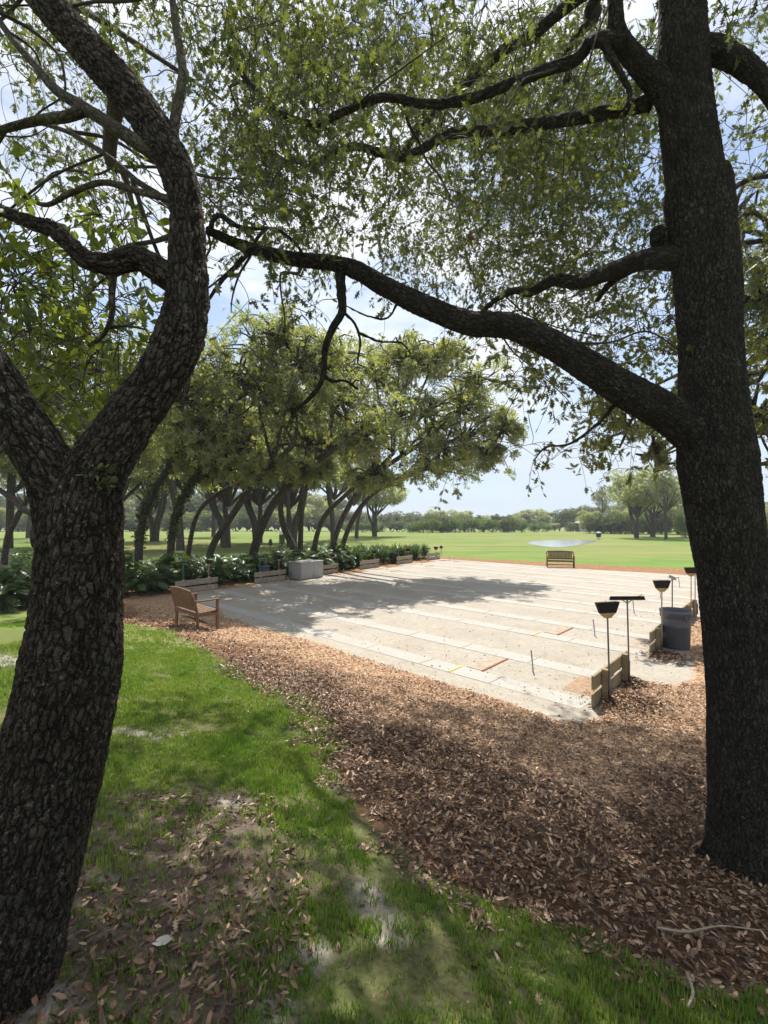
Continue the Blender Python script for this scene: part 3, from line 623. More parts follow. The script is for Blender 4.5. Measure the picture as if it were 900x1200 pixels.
GROVE = [  # label, trunk path px, base width px, depth at the base, lean towards the camera, blobs (px, py, rx px, ry px), leaf slot, ivy
 ('ivy-clad leaning oak just beside the big forked trunk, deep in the grove', [(163, 672), (163, 637), (170, 600), (182, 572), (205, 538), (228, 505), (245, 480)], 15, 19.5, .5, [(215, 470, 55, 50), (160, 500, 50, 45), (205, 425, 60, 40), (255, 470, 45, 40)], 0, 1),
 ('oak smothered in dark ivy, curving over towards the pits', [(200, 680), (201, 633), (208, 600), (220, 572), (238, 550), (262, 535), (290, 520)], 14, 20.3, .8, [(262, 500, 50, 42), (300, 455, 55, 45), (230, 520, 36, 26)], 0, 1),
 ('slender oak bending low in an arch behind the brown bench', [(219, 678), (222, 640), (230, 606), (246, 585), (272, 570), (305, 558), (335, 548)], 9, 22.5, .5, [(330, 520, 45, 34), (290, 530, 36, 22), (250, 555, 34, 14), (370, 555, 30, 12)], 0, 0),
 ('straight brown oak leaning hard over the backstop beside the bench', [(243, 684), (248, 643), (270, 607), (297, 568), (320, 545), (345, 520)], 13, 21.0, .9, [(345, 480, 55, 48), (310, 420, 50, 36), (280, 445, 50, 40), (350, 430, 46, 40)], 0, 0),
 ('thick pale-barked oak leaning out above the grey bin', [(295, 684), (298, 645), (316, 598), (345, 562), (385, 530), (415, 505)], 17, 22.6, 1.0, [(400, 470, 55, 48), (380, 425, 50, 36), (430, 510, 42, 30), (360, 520, 42, 28), (330, 395, 44, 22), (310, 550, 30, 14)], 0, 0),
 ('upright dark oak with a side stem beside the concrete box', [(352, 680), (352, 645), (353, 600), (355, 560), (366, 515), (372, 480)], 11, 25.0, .4, [(372, 470, 50, 45), (350, 505, 42, 30), (410, 440, 45, 36)], 0, 0),
 ('crooked oak rising behind the concrete box', [(365, 675), (368, 643), (380, 606), (412, 574), (440, 552), (462, 530)], 10, 25.6, .8, [(460, 495, 52, 40), (440, 440, 48, 40), (420, 530, 36, 22), (440, 560, 30, 12), (470, 415, 40, 22)], 0, 0),
 ('lighter oak with a long curved stem, second from the open end of the grove', [(385, 676), (388, 648), (403, 604), (432, 562), (470, 535), (500, 515)], 11, 26.6, 1.0, [(500, 485, 50, 42), (480, 435, 42, 34), (520, 525, 46, 24), (540, 480, 40, 32), (560, 450, 40, 26), (510, 420, 36, 20)], 0, 0),
 ('end oak of the grove, drooping its crown out over the pits', [(395, 678), (398, 652), (413, 610), (438, 578), (475, 557), (520, 540)], 10, 27.2, 1.0, [(545, 515, 44, 36), (510, 550, 40, 16), (575, 535, 24, 22), (590, 505, 22, 24)], 0, 0),
 ('oak with a wide dusty crown hidden behind the big forked trunk', [(60, 680), (56, 640), (66, 600), (80, 560), (90, 520), (95, 480)], 14, 20.0, .3, [(90, 455, 70, 55), (40, 500, 55, 45), (130, 440, 60, 50), (150, 520, 50, 36)], 1, 0),
 ('dark slanting oak at the picture edge among the spiky plants', [(2, 660), (8, 635), (18, 610), (32, 585), (50, 555), (60, 520)], 11, 17.0, .3, [(40, 470, 55, 50), (0, 520, 55, 40), (10, 440, 55, 50)], 1, 0),
 ('pale grey trunk slanting down into the plants at the picture edge', [(62, 640), (48, 617), (28, 597), (5, 578), (-30, 555), (-70, 520)], 12, 15.5, -.2, [(-80, 480, 70, 60), (-30, 440, 50, 40)], 1, 0),
]
for gi, (lab, tp, wpx, Y0, lean, blobs, slot, ivy) in enumerate(GROVE):
    x0 = P(tp[0][0], tp[0][1], Y0).x
    pts = []
    for (a, b) in tp:
        xx = P(a, b, Y0).x; Yp = Y0 - lean * abs(xx - x0) * .7; pts.append(P(a, b, Yp))
    pts[0].z = min(pts[0].z, float(terr(pts[0].x, pts[0].y)) - .05); base = Vector((pts[0].x, pts[0].y, float(terr(pts[0].x, pts[0].y))))
    root = thing('oak_tree', lab, 'tree', base, group='oaks of the grove beyond the pits')
    n = len(pts); r0 = wpx * .30 * Y0 / F
    mb = MB(); mb.tube(pts, [r0 * 1.25] + [r0 * (1 - .42 * i / (n - 1)) for i in range(n - 1)], .12, 16, 0, .12, .8, gi + 60)
    if gi == 5:
        mb.tube([P(349, 655, 24.6), P(343, 640, 24.7), P(333, 618, 24.7), P(329, 595, 24.7), P(333, 560, 24.7)], [.2, .19, .17, .14, .1], .12, 12, 0, .1, 1, 90)
    mb.build('trunk', bark_far, root, base, True)
    lf, tw = MB(), MB(); top = pts[-1]
    for bi, (bx, by, rx, ry) in enumerate(blobs):
        Yb = top.y + RNG.uniform(-1.6, 1.2); c = P(bx, by, Yb)
        src = pts[-1] if bi % 2 == 0 else pts[-2]
        c_ = np.array(c); s_ = np.array(src); m_ = (c_ + s_) / 2 + RNG.normal(size=3) * .3 + np.array([0, 0, .3])
        tw.tube([s_, m_, c_], [r0 * .5, r0 * .35, .05], .2, 8, 0, .1, 1, bi)
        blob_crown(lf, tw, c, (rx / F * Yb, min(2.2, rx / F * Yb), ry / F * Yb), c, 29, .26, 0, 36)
    if ivy:
        for i in range(1, n - 1):
            for t in np.linspace(0, 1, 6):
                q_ = np.array(pts[i].lerp(pts[i + 1], t)); clump_leaves(lf, q_, (r0 * 1.35, r0 * 1.35, .35), 60, .20, 1, OVs, .7)
    tw.tube([pts[-3], pts[-2], pts[-1]], [r0 * .5, r0 * .5, r0 * .5], .2, 8)
    tw.build('branch', bark_far, root, base, True)
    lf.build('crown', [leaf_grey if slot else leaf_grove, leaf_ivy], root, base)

# nearer oak out of frame whose pale crown shows beside the dark trunk
baseN = Vector((10.2, 9.6, float(terr(10.2, 9.6))))
root = thing('oak_tree', 'oak with greyish airy crown showing beyond the tall dark trunk', 'tree', baseN)
mb = MB(); tpts = [baseN + Vector((0, 0, -.1)), baseN + Vector((.05, .1, 1.4)), baseN + Vector((-.2, .4, 2.8)), baseN + Vector((-.1, .7, 4.6)), baseN + Vector((.2, .9, 7.))]
mb.tube(tpts, [.36, .28, .25, .2, .12], .08, 18, 0, .1, 1, 71); mb.build('trunk', bark_far, root, baseN, True)
lf, tw = MB(), MB()
for pxp, Yb, rx, rz, dn in [((905, 420), 8., .8, .6, 70), ((880, 500), 9., .8, .6, 70), ((790, 490), 11, 1.1, .5, 80), ((735, 505), 12.5, .9, .45, 70), ((715, 478), 12.5, .7, .4, 50), ((770, 535), 12, .5, .3, 40),
                            ((890, 360), 8.5, .9, .8, 90), ((910, 280), 8, 1., .8, 90), ((930, 540), 8.5, .8, .6, 70), ((860, 250), 10, .9, .9, 80), ((980, 400), 8, 1.4, 1.3, 160)]:
    c = P(*pxp, Yb); src = tpts[2 + int(RNG.integers(0, 3))]
    m1 = Vector(src).lerp(c, .5) + Vector((0, .2, .35)); tw.tube([src, m1, c], [.10, .06, .015], .15, 8, 0, .1, 1, 3)
    blob_crown(lf, tw, c, (rx, rx, rz), c, dn * .55, .16, 0, 14)
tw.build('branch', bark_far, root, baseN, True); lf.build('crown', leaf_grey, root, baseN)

# ------------------------------------------------------------------ far trees and bushes
def proto_tree(name, h, spread, nsub, cards, size, lmat, seed, trunk_h=.35, nst=1):
    global RNG
    RNG = np.random.default_rng(seed); tk, lf = MB(), MB(); rr = random.Random(seed)
    for s_ in range(nst):
        a = rr.random() * 6.28; lx, ly = math.cos(a) * spread * .35, math.sin(a) * spread * .35
        tk.tube([(lx * .15, ly * .15, -.5), (lx * .3, ly * .3, h * trunk_h * .5), (lx * .7, ly * .7, h * trunk_h), (lx, ly, h * .75)], [h * .022, h * .018, h * .014, h * .005], h * .06, 9, 0, .1, .5, seed + s_)
    for i in range(nsub):
        d = unit(1, .15)[0]; f = RNG.uniform(.4, 1.)
        q_ = np.array([d[0] * spread * f, d[1] * spread * f, h * (trunk_h + .18) + (d[2] * .5 + .5) * h * (.82 - trunk_h) * f])
        rs = spread * RNG.uniform(.2, .36)
        if rr.random() < .5: tk.tube([(0, 0, h * trunk_h * .9), ((q_[0]) * .5, q_[1] * .5, q_[2] * .75), q_], [h * .012, h * .008, h * .002], h * .1, 5, 0, bool(0))
        clump_leaves(lf, q_, (rs * 1.2, rs * 1.2, rs * .75), cards, size, 0)
    return tk, lf
def put_proto(cat, name, label, group, tk, lf, lmat, loc, rz, sc_):
    o = thing(name, label, cat, loc, rz, group); tk.build('trunk', bark_far, o, attr=True); lf.build('crown', lmat, o); o.scale = (sc_,) * 3; return o
def gpt(px, Y):
    x = (px - CX) / F * Y; return Vector((x, Y, float(terr(x, Y))))
protos = {}
def far(kind, name, label, cat, group, px, Y, top_px=None, wid=1., rz=None):
    spec = protos[kind]; loc = gpt(px, Y); hh = spec['h']
    s_ = 1. if top_px is None else ((HY - top_px) / F * Y + H - loc.z) / hh
    rz = random.random() * 6.28 if rz is None else rz
    if 'obj' not in spec: 
        o = put_proto(cat, name, label, group, spec['tk'], spec['lf'], spec['m'], loc, rz, s_); spec['obj'] = o
    else: o = dup(spec['obj'], loc, rz, label)
    o.name = name; o['category'] = cat
    if group: o['group'] = group
    elif 'group' in o: del o['group']
    o.scale = (s_ * wid, s_ * wid, s_); return o
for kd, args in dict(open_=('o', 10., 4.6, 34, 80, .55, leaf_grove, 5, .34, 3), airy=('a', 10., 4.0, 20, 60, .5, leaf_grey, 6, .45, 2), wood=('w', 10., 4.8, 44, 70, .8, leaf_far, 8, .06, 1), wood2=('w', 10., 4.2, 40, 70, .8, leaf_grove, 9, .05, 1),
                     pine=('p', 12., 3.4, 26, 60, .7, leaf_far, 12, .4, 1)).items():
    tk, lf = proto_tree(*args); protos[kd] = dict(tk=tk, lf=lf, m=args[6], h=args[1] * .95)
for kd, sd, lm in (('bush', 31, leaf_bush), ('dark', 33, leaf_far)):
    RNG = np.random.default_rng(sd); tk, lf = MB(), MB(); tk.tube([(0, 0, -.3), (.1, 0, 1.), (.2, .1, 2.)], [.15, .12, .05], .3, 8)
    for i in range(26):
        d = unit(1, .2)[0]; f = RNG.uniform(.3, 1); clump_leaves(lf, (d[0] * 2.1 * f, d[1] * 2.1 * f, 1.5 + d[2] * 1.25 * f), (.9, .9, .7), 60, .38)
    protos[kd] = dict(tk=tk, lf=lf, m=lm, h=3.2)
RNG = np.random.default_rng(77)
# lawn trees to the right
far('open_', 'oak_tree', 'spreading open oak with several trunks on the lawn past the pond', 'tree', None, 747, 70, 553, .95)
far('open_', 'oak_tree', 'full green oak at the back of the clump on the open lawn', 'tree', None, 766, 76, 560, 1.1)
far('airy', 'oak_tree', 'pale airy oak on the lawn, partly behind the dark trunk', 'tree', None, 781, 66, 556, .9)
far('airy', 'oak_tree', 'tall slim oak poking above the woods beyond the pond', 'tree', None, 706, 110, 572, .55)
for i, (px, Y, tpx) in enumerate([(690, 105, 598), (700, 100, 600), (716, 98, 597), (729, 100, 596), (741, 96, 598), (760, 98, 594), (776, 96, 592), (795, 95, 590), (812, 90, 590)]):
    far('dark' if i % 3 else 'wood2', 'oak_tree', 'low dark tree in the row behind the spreading lawn oak', 'tree', 'dark row of trees behind the lawn oak', px, Y, tpx, 1.)
far('bush', 'round_bush', 'round clipped bush at the lawn edge by the dark trunk', 'bush', None, 893, 60, 606, .8)
far('bush', 'round_bush', 'green bush peeping past the trunk, beside the lawn oak', 'bush', None, 803, 75, 603, .7)
# bushes in the middle of the far lawn
far('dark', 'round_bush', 'big round dark green bush standing before the distant woods', 'bush', None, 517, 108, 601, .95)
far('dark', 'round_bush', 'rounded dark bush in front of the woods, nearer the pond', 'bush', None, 595, 112, 604, .95)
for px, Y, tpx, w in [(484, 105, 613, 1.1), (496, 104, 609, 1.), (507, 106, 606, .9), (533, 108, 608, .9), (545, 118, 607, 1.), (556, 118, 606, 1.), (567, 120, 607, 1.), (577, 116, 608, 1.), (611, 116, 610, .9)]:
    far('bush', 'round_bush', 'bright green bush in the belt before the distant woods', 'bush', 'bushes on the far side of the lawn', px, Y, tpx, w)
for px, Y, tpx in [(412, 120, 611), (425, 125, 612), (438, 125, 612), (626, 120, 614), (640, 125, 614)]:
    far('bush', 'round_bush', 'small low bush at the foot of the woods', 'bush', 'small bushes at the foot of the woods', px, Y, tpx, 1.)
# the woods
rw = random.Random(3); px = -260
while px < 1180:
    top = 600 + rw.uniform(-3, 4)
    if 610 < px < 720: top -= (px - 610) * .10
    if px > 720: top -= 9
    if px < 400: top = 585 + rw.uniform(-14, 8)
    Y = rw.uniform(150, 200)
    far(rw.choice(['wood', 'wood2', 'wood', 'pine']), 'wood_tree', 'full green tree in the distant line of woods', 'tree', 'trees of the distant woods', px, Y, top, rw.uniform(1.2, 1.7)); px += rw.uniform(11, 17)
px = -240
while px < 1150:
    far(rw.choice(['wood2', 'dark', 'wood']), 'wood_tree', 'lower tree along the front of the distant woods', 'tree', 'lower trees fronting the woods', px, rw.uniform(135, 150), 609 + rw.uniform(-3, 4) if px > 400 else 598 + rw.uniform(-5, 5), rw.uniform(1.2, 1.7)); px += rw.uniform(15, 24)
# second rows behind the grove
for px, Y, tpx in [(-60, 40, 470), (10, 45, 500), (85, 48, 490), (140, 40, 470), (215, 42, 480), (180, 60, 520), (268, 46, 490), (304, 55, 500), (340, 48, 500), (392, 62, 520), (440, 78, 556), (415, 70, 540), (110, 65, 530), (30, 70, 540), (250, 75, 540), (-150, 50, 480)]:
    far('airy' if (px // 10) % 2 else 'open_', 'oak_tree', 'oak on the far lawn seen between the grove trunks', 'tree', 'oaks on the lawn behind the grove', px, Y, tpx, 1.15)

# low house among the woods
hl = gpt(696, 140); house = thing('house', 'low house with a pale grey roof among the far trees', 'house', hl)
mb = MB(); mb.box((9, 6, 2.6), (0, 0, 1.3)); mb.build('wall', white_p, house)
mb = MB(); mb.faces([(-5, -3.5, 2.6), (5, -3.5, 2.6), (5, 3.5, 2.6), (-5, 3.5, 2.6), (-3.6, 0, 4.1), (3.6, 0, 4.1)], [(0, 1, 5, 4), (1, 2, 5), (2, 3, 4, 5), (3, 0, 4), (3, 2, 1, 0)]); mb.build('roof', concrete, house)
for wx in (-2.6, 0, 2.6): 
    mb = MB(); mb.box((1.2, .1, 1.2), (wx, -3.03, 1.5)); mb.build('window', plast_dark, house)

# ------------------------------------------------------------------ understorey plants
def split_leaf():
    o = [(.0, .0)]
    for i in range(6):
        x = .12 + i * .14; w = .34 * math.sin(math.pi * (.22 + .7 * i / 6)); o += [(x - .03, .05), (x + .10, w), (x + .09, .055)]
    o += [(1, 0)]
    v = [(0, 0, 0)] + [(x, y, -.25 * x * x + .15 * y) for x, y in o[1:]] + [(x, -y, -.25 * x * x + .15 * y) for x, y in o[1:-1]]
    n = len(o) - 1; return v, [[0, n] + list(range(n - 1, 0, -1)), [0] + list(range(n + 1, 2 * n)) + [n]]
SPL = split_leaf()
STRAP = ([(0, -.035, 0), (0, .035, 0), (.4, .05, .0), (.4, -.05, .0), (.75, .035, -.10), (.75, -.035, -.10), (1, 0, -.25)], [(0, 3, 2, 1), (3, 5, 4, 2), (5, 6, 4)])
def plant(label, loc, h, w, kind, seed, group):
    r = np.random.default_rng(seed); root = thing('leafy_plant', label, 'plant', loc, group=group); st, lf = MB(), MB()
    n = 80 if kind == 'split' else 150
    a = r.uniform(0, 6.283, n); el = r.uniform(.15, 1.45, n); ln = r.uniform(.45, 1., n)
    tip = np.stack([np.cos(a) * np.cos(el) * w * ln, np.sin(a) * np.cos(el) * w * ln, np.sin(el) * h * ln * .85 + .12], 1)
    if kind == 'split':
        for t in tip[:28]: st.tube([(0, 0, 0), t * np.array([.4, .4, .6]), t], [.014, .011, .007], .3, 5, cap=False)
        ax = np.stack([np.cos(a), np.sin(a), r.uniform(-.5, .35, n)], 1); up = np.stack([np.cos(a) * .3, np.sin(a) * .3, np.ones(n)], 1) + r.normal(size=(n, 3)) * .3
        lf.inst(*SPL, tip, ax, up, r.uniform(.34, .6, n))
    else:
        st.tube([(0, 0, 0), (.02, .01, h * .3), (.03, .02, h * .6)], [.04, .035, .02], .2, 7)
        ax = np.stack([np.cos(a) * np.cos(el), np.sin(a) * np.cos(el), np.sin(el)], 1); b0 = tip * np.array([.25, .25, .55])
        up = np.cross(np.cross(ax, (0, 0, 1)), ax); lf.inst(*STRAP, b0, ax, up, r.uniform(.45, .8, n) * w * 1.0)
    st.build('stem', leaf_ivy, root); lf.build('foliage', leaf_shrub, root); return root
gi = 0
for v in np.concatenate([np.arange(-8.5, 9, .78), np.arange(9, 19.5, .5)]):
    for row in (0, 1, 2):
        if row == 2 and v > 16: continue
        u = u_left(v) + 1.15 + row * .95 + RNG.uniform(-.3, .3); vv = v + RNG.uniform(-.3, .3); x, y = UV(u, vv)
        kind = 'split' if (v < 11 and RNG.random() < .8) else 'strap'; h = (1.15 if kind == 'split' else 1.) * RNG.uniform(.85, 1.15) * (1.35 if v > 9 else 1.2 if v < 3 else 1.05) * (1.0 if row else .85)
        plant('dark split-leaf plant in the bed behind the backstops' if kind == 'split' else 'strappy upright green plant in the bed behind the backstops', (x, y, float(terr(x, y))), h, .75 if kind == 'split' else .8, kind, 200 + gi,
              'split-leaf plants in the bed' if kind == 'split' else 'strappy plants in the bed'); gi += 1
for px, py, kd, h in [(12, 690, 'strap', 1.), (30, 685, 'strap', .95), (-10, 680, 'split', 1.3), (5, 668, 'split', 1.3), (25, 665, 'split', 1.3), (48, 670, 'split', 1.2), (-45, 690, 'split', 1.2), (60, 684, 'split', 1.1), (-80, 680, 'split', 1.2)]:
    loc = G(px, py); plant('broad-leaved plant under the slanting pale trunk' if kd == 'split' else 'spiky light green plant at the mulch edge under the slanting trunk', loc, h, .9, kd, 300 + int(px), 'plants under the slanting trunk' if kd == 'split' else 'spiky plants at the mulch edge')

# ------------------------------------------------------------------ backstops, brooms, stakes
RZ_E = math.atan2(EV[1], EV[0])                # local +x along the backstop, local +y towards -u... 
def backstop(mat, seed):
    root = thing('wooden_backstop', 'x', 'backstop', group='wooden backstops of the pits')
    r = random.Random(seed)
    for z0 in (.0, .262):
        mb = MB(); mb.box((1.75, .042, .205), (.875, 0, z0 + .1025 + .004), bev=.006); mb.build('plank', mat, root)
    for x in (.36, 1.42):
        mb = MB(); mb.box((.09, .09, .53), (x, BS * .067, .235), bev=.006); mb.build('post', mat, root)
        mb = MB(); mb.tube([(x - .02 , BS * .128, .10), (x - .02, BS * .128, .40)], [.018, .018], .3, 10); mb.build('pole_sleeve', pole_grey, root)
    return root
EUR = 1
# local frames: at the throwing end nearest the camera the posts stand behind the planks, away from the pit
BS = -1; bs_near = None; bs_far = None
near_labels = ['two-plank wooden backstop with a mound of dead leaves behind it', 'two-plank wooden backstop beside the grey trash can', 'two-plank wooden backstop just past the trash can, partly hidden by the dark trunk']
far_labels = ['weathered backstop closest to the brown bench, in tree shade', 'weathered backstop in front of the grey bin with blue rim', 'weathered backstop half hidden by the concrete box', 'weathered backstop before the teal pole, past the concrete box', 'weathered backstop with the dark bin standing behind it', 'weathered backstop at the corner next to the open lawn']
def place_root(o, u, v, rz): x, y = UV(u, v); o.location = (x, y, float(terr(x, y))); o.rotation_euler = (0, 0, rz)
rzr = math.atan2(*(np.array(UV(u_right(1), 1)) - np.array(UV(u_right(0), 0)))[::-1])
rzl = math.atan2(*(np.array(UV(u_left(1), 1)) - np.array(UV(u_left(0), 0)))[::-1])
for k in range(3):
    if bs_near is None: BS = -1; bs_near = o = backstop(wood_board, 1)
    else: o = dup(bs_near, (0, 0, 0))
    o['label'] = near_labels[k]; place_root(o, u_right(3.5 * k), 3.5 * k, rzr)
for k in range(6):
    if bs_far is None: BS = 1; bs_far = o = backstop(wood_grey, 2)
    else: o = dup(bs_far, (0, 0, 0))
    o['label'] = far_labels[k]; place_root(o, u_left(3.5 * k), 3.5 * k, rzl)

def broom(label, loc, rz, L, pmat, tilt=(0, 0), group=None):
    root = thing('broom', label, 'broom', loc, rz, group); root.rotation_euler = (tilt[0], tilt[1], rz)
    mb = MB(); mb.tube([(0, 0, .03), (0, 0, L)], [.0125, .0125], .4, 10); mb.build('handle', pmat, root)
    mb = MB(); a = [(-.125, -.025), (.125, -.025), (.125, .025), (-.125, .025)]; 
    mb.faces([(x * .35, y * .8, L - .03) for x, y in a] + [(x, y, L + .045) for x, y in a], [(3, 2, 1, 0), (4, 5, 6, 7), (0, 1, 5, 4), (1, 2, 6, 5), (2, 3, 7, 6), (3, 0, 4, 7)]); mb.build('head_base', straw, root)
    mb = MB(); r = np.random.default_rng(5)
    lo = [(x * 1., y, L + .045) for x, y in a]; hi = [(x * 1.42, y * 1.5, L + .20) for x, y in a]
    mb.faces(lo + hi, [(3, 2, 1, 0), (4, 5, 6, 7), (0, 1, 5, 4), (1, 2, 6, 5), (2, 3, 7, 6), (3, 0, 4, 7)])
    n = 160; t = r.uniform(-1, 1, n); y = r.choice([-1, 1], n) * .026; ps = np.stack([t * .122, y, np.full(n, L + .05)], 1)
    mb.inst([(0, -.004, 0), (0, .004, 0), (1, .005, 0), (1, -.005, 0)], [(0, 1, 2, 3)], ps, np.stack([t * .33, y * .4, np.ones(n)], 1), np.stack([np.zeros(n), np.ones(n), np.zeros(n)], 1), r.uniform(.14, .175, n))
    mb.build('bristle_head', bristle, root); return root
def squeegee(label, loc, rz, L, pmat, hmat, w=.52, tilt=(0, 0), group=None):
    root = thing('push_squeegee', label, 'squeegee', loc, rz, group); root.rotation_euler = (tilt[0], tilt[1], rz)
    mb = MB(); mb.tube([(0, 0, .03), (0, 0, L)], [.0125, .0125], .4, 10); mb.build('handle', pmat, root)
    mb = MB(); mb.tube([(-.07, 0, L - .01), (0, 0, L - .05), (.07, 0, L - .01)], [.008, .01, .008], .03, 8); mb.build('bracket', metal, root)
    mb = MB(); mb.box((w, .045, .03), (0, 0, L + .01)); mb.box((w * .98, .012, .035), (0, 0, L + .04)); mb.build('squeegee_head', hmat, root); return root
def at_board(u_f, k, dv, du): 
    v = 3.5 * k + dv; x, y = UV(u_f(v) + du, v); return (x, y, float(terr(x, y)))
broom('upturned broom with dark flared bristles on the backstop by the leaf mound', at_board(u_right, 0, .36, -.13), .12, 1.30, pole_grey, (0, -.03), 'brooms standing upside down')
squeegee('upturned push squeegee with a long black head on the backstop by the leaf mound', at_board(u_right, 0, 1.42, -.13), -.12, 1.40, pole_grey, bristle, .55, (0, -.025), 'push squeegees standing upside down')
broom('upturned broom with dark bristles standing right in front of the trash can', at_board(u_right, 1, .36, -.13), .1, 1.28, pole_tan, (0, 0), 'brooms standing upside down')
squeegee('upturned grey squeegee seen end-on just behind the trash can', at_board(u_right, 1, 1.42, -.13), 1.25, 1.42, pole_grey, metal, .45, (0, 0), 'push squeegees standing upside down')
broom('upturned broom showing past the trash can next to the dark trunk', at_board(u_right, 2, .36, -.13), .1, 1.28, pole_tan, (0, 0), 'brooms standing upside down')
squeegee('upturned squeegee on a slim steel pole half hidden by the dark trunk', at_board(u_right, 2, 1.0, -.13), 1.2, 1.38, metal, metal, .4, (0, 0), 'push squeegees standing upside down')
fl = ['closest to the brown bench', 'by the grey bin with blue rim', 'behind the concrete box', 'before the last leafy clump of the grove', 'beside the dark bin', 'at the corner next to the open lawn']
for k in range(6):
    broom('upturned broom on a tan pole ' + fl[k], at_board(u_left, k, 1.42, .13), -.6, (.95, .9, .78, .76, .7, .66)[k], pole_tan, (0, 0), 'brooms standing upside down')
    if k != 2: squeegee('teal-handled squeegee standing upside down ' + fl[k], at_board(u_left, k, .36, .13), .5, (1.1, 1.1, 1., .95, .82, .78)[k], pole_teal, plast_dark, .42, (0, 0), 'push squeegees standing upside down')
# stakes
st_l0 = ['at the pit nearest the leaf mound', 'in the pit before the trash can', 'third pit out, seen past the broom by the leaf mound', 'fourth pit out, between the upturned brooms', 'fifth pit out, close to the dark trunk']
st_l1 = ['in the shaded pit by the brown bench', 'in the shaded pit by the grey bin', 'in the shaded pit by the concrete box', 'in the shaded pit past the concrete box', 'in the shaded pit by the dark bin', 'in the corner pit next to the open lawn']
stake0 = None
for end in (0, 1):
    for k in range(5 if end == 0 else 6):
        v = 3.5 * k + .87 + (.1 if end == 0 and k == 0 else 0); x, y = UV(u_right(v) + 1.34 if end == 0 else u_left(v) - 1.36, v)
        lab = 'thin steel horseshoe stake ' + (st_l0[k] if end == 0 else st_l1[k])
        if stake0 is None:
            mb = MB(); mb.tube([(0, 0, -.05), (-.02, 0, .2), (-.042, 0, .385)], [.0125, .0125, .0125], .2, 10); stake0 = o = mb.build('stake', metal); tag(o, lab, 'stake', 'horseshoe stakes')
        else:
            o = stake0.copy(); COL.objects.link(o); o['label'] = lab
        o.location = (x, y, 0); o.rotation_euler = (0, 0, random.uniform(-.3, .3))
# trash cans
def can(label, loc, d, h, group=None, bodym=plast_grey, rz=0):
    root = thing('trash_can', label, 'trash can', loc, rz, group); mb = MB(); N_ = 48
    prof = [(.0, .0), (.40, .0), (.425, .02), (.455, .78), (.47, .785), (.475, .90), (.50, .91), (.515, .95), (.51, 1.), (.487, 1.0), (.475, .9), (.44, .5), (.41, .04), (0, .03)]
    V, fs = [], []
    for i, (r_, z_) in enumerate(prof):
        for j in range(N_): a = j / N_ * 6.28318; V.append((r_ * d * math.cos(a), r_ * d * math.sin(a), z_ * h + .004))
    for i in range(len(prof) - 1):
        for j in range(N_): j2 = (j + 1) % N_; fs.append((i * N_ + j, i * N_ + j2, (i + 1) * N_ + j2, (i + 1) * N_ + j))
    mb.faces(V, fs, 0, True); mb.build('body', bodym, root)
    for sgn in (-1, 1):
        mb = MB(); y0 = sgn * d * .50
        rr = d * .50; zz = h * .83
        mb.tube([(-.085, y0 * .93, zz + .05), (-.08, y0 * 1.05, zz + .045), (-.07, y0 * 1.10, zz - .04), (0, y0 * 1.13, zz - .045), (.07, y0 * 1.10, zz - .04), (.08, y0 * 1.05, zz + .045), (.085, y0 * .93, zz + .05)], [.013] * 7, .03, 8); mb.build('handle', bodym, root)
    return root
g = G(801, 763); can('large grey plastic trash can standing on the leaf-strewn sand', (g.x + .02, g.y + .28, 0), .60, .80, None, plast_grey, .25)
x, y = UV(u_left(4.2) + .55, 4.35); can('small blue-grey bin behind a backstop under the thick leaning oak', (x, y, 0), .52, .68)
x, y = UV(u_left(14.6) + .55, 14.5); can('dark bin among the strappy plants behind a backstop', (x, y, 0), .52, .66, None, plast_dark)
# concrete box
x, y = UV(u_left(6.2) - .15, 6.35); cb = thing('concrete_box', 'grey concrete utility box at the shaded edge of the pits', 'concrete box', (x, y, 0), rzl)
mb = MB(); mb.box((1.45, .85, .74), (0, 0, .37), bev=.012); mb.build('body', concrete, cb)
mb = MB(); mb.box((1.50, .89, .045), (0, 0, .765), bev=.008); mb.build('lid', concrete, cb)
for xx in (-.36, .36):
    mb = MB(); mb.box((.60, .012, .52), (xx, -.431, .36), bev=.004); mb.build('door_panel', concrete, cb)

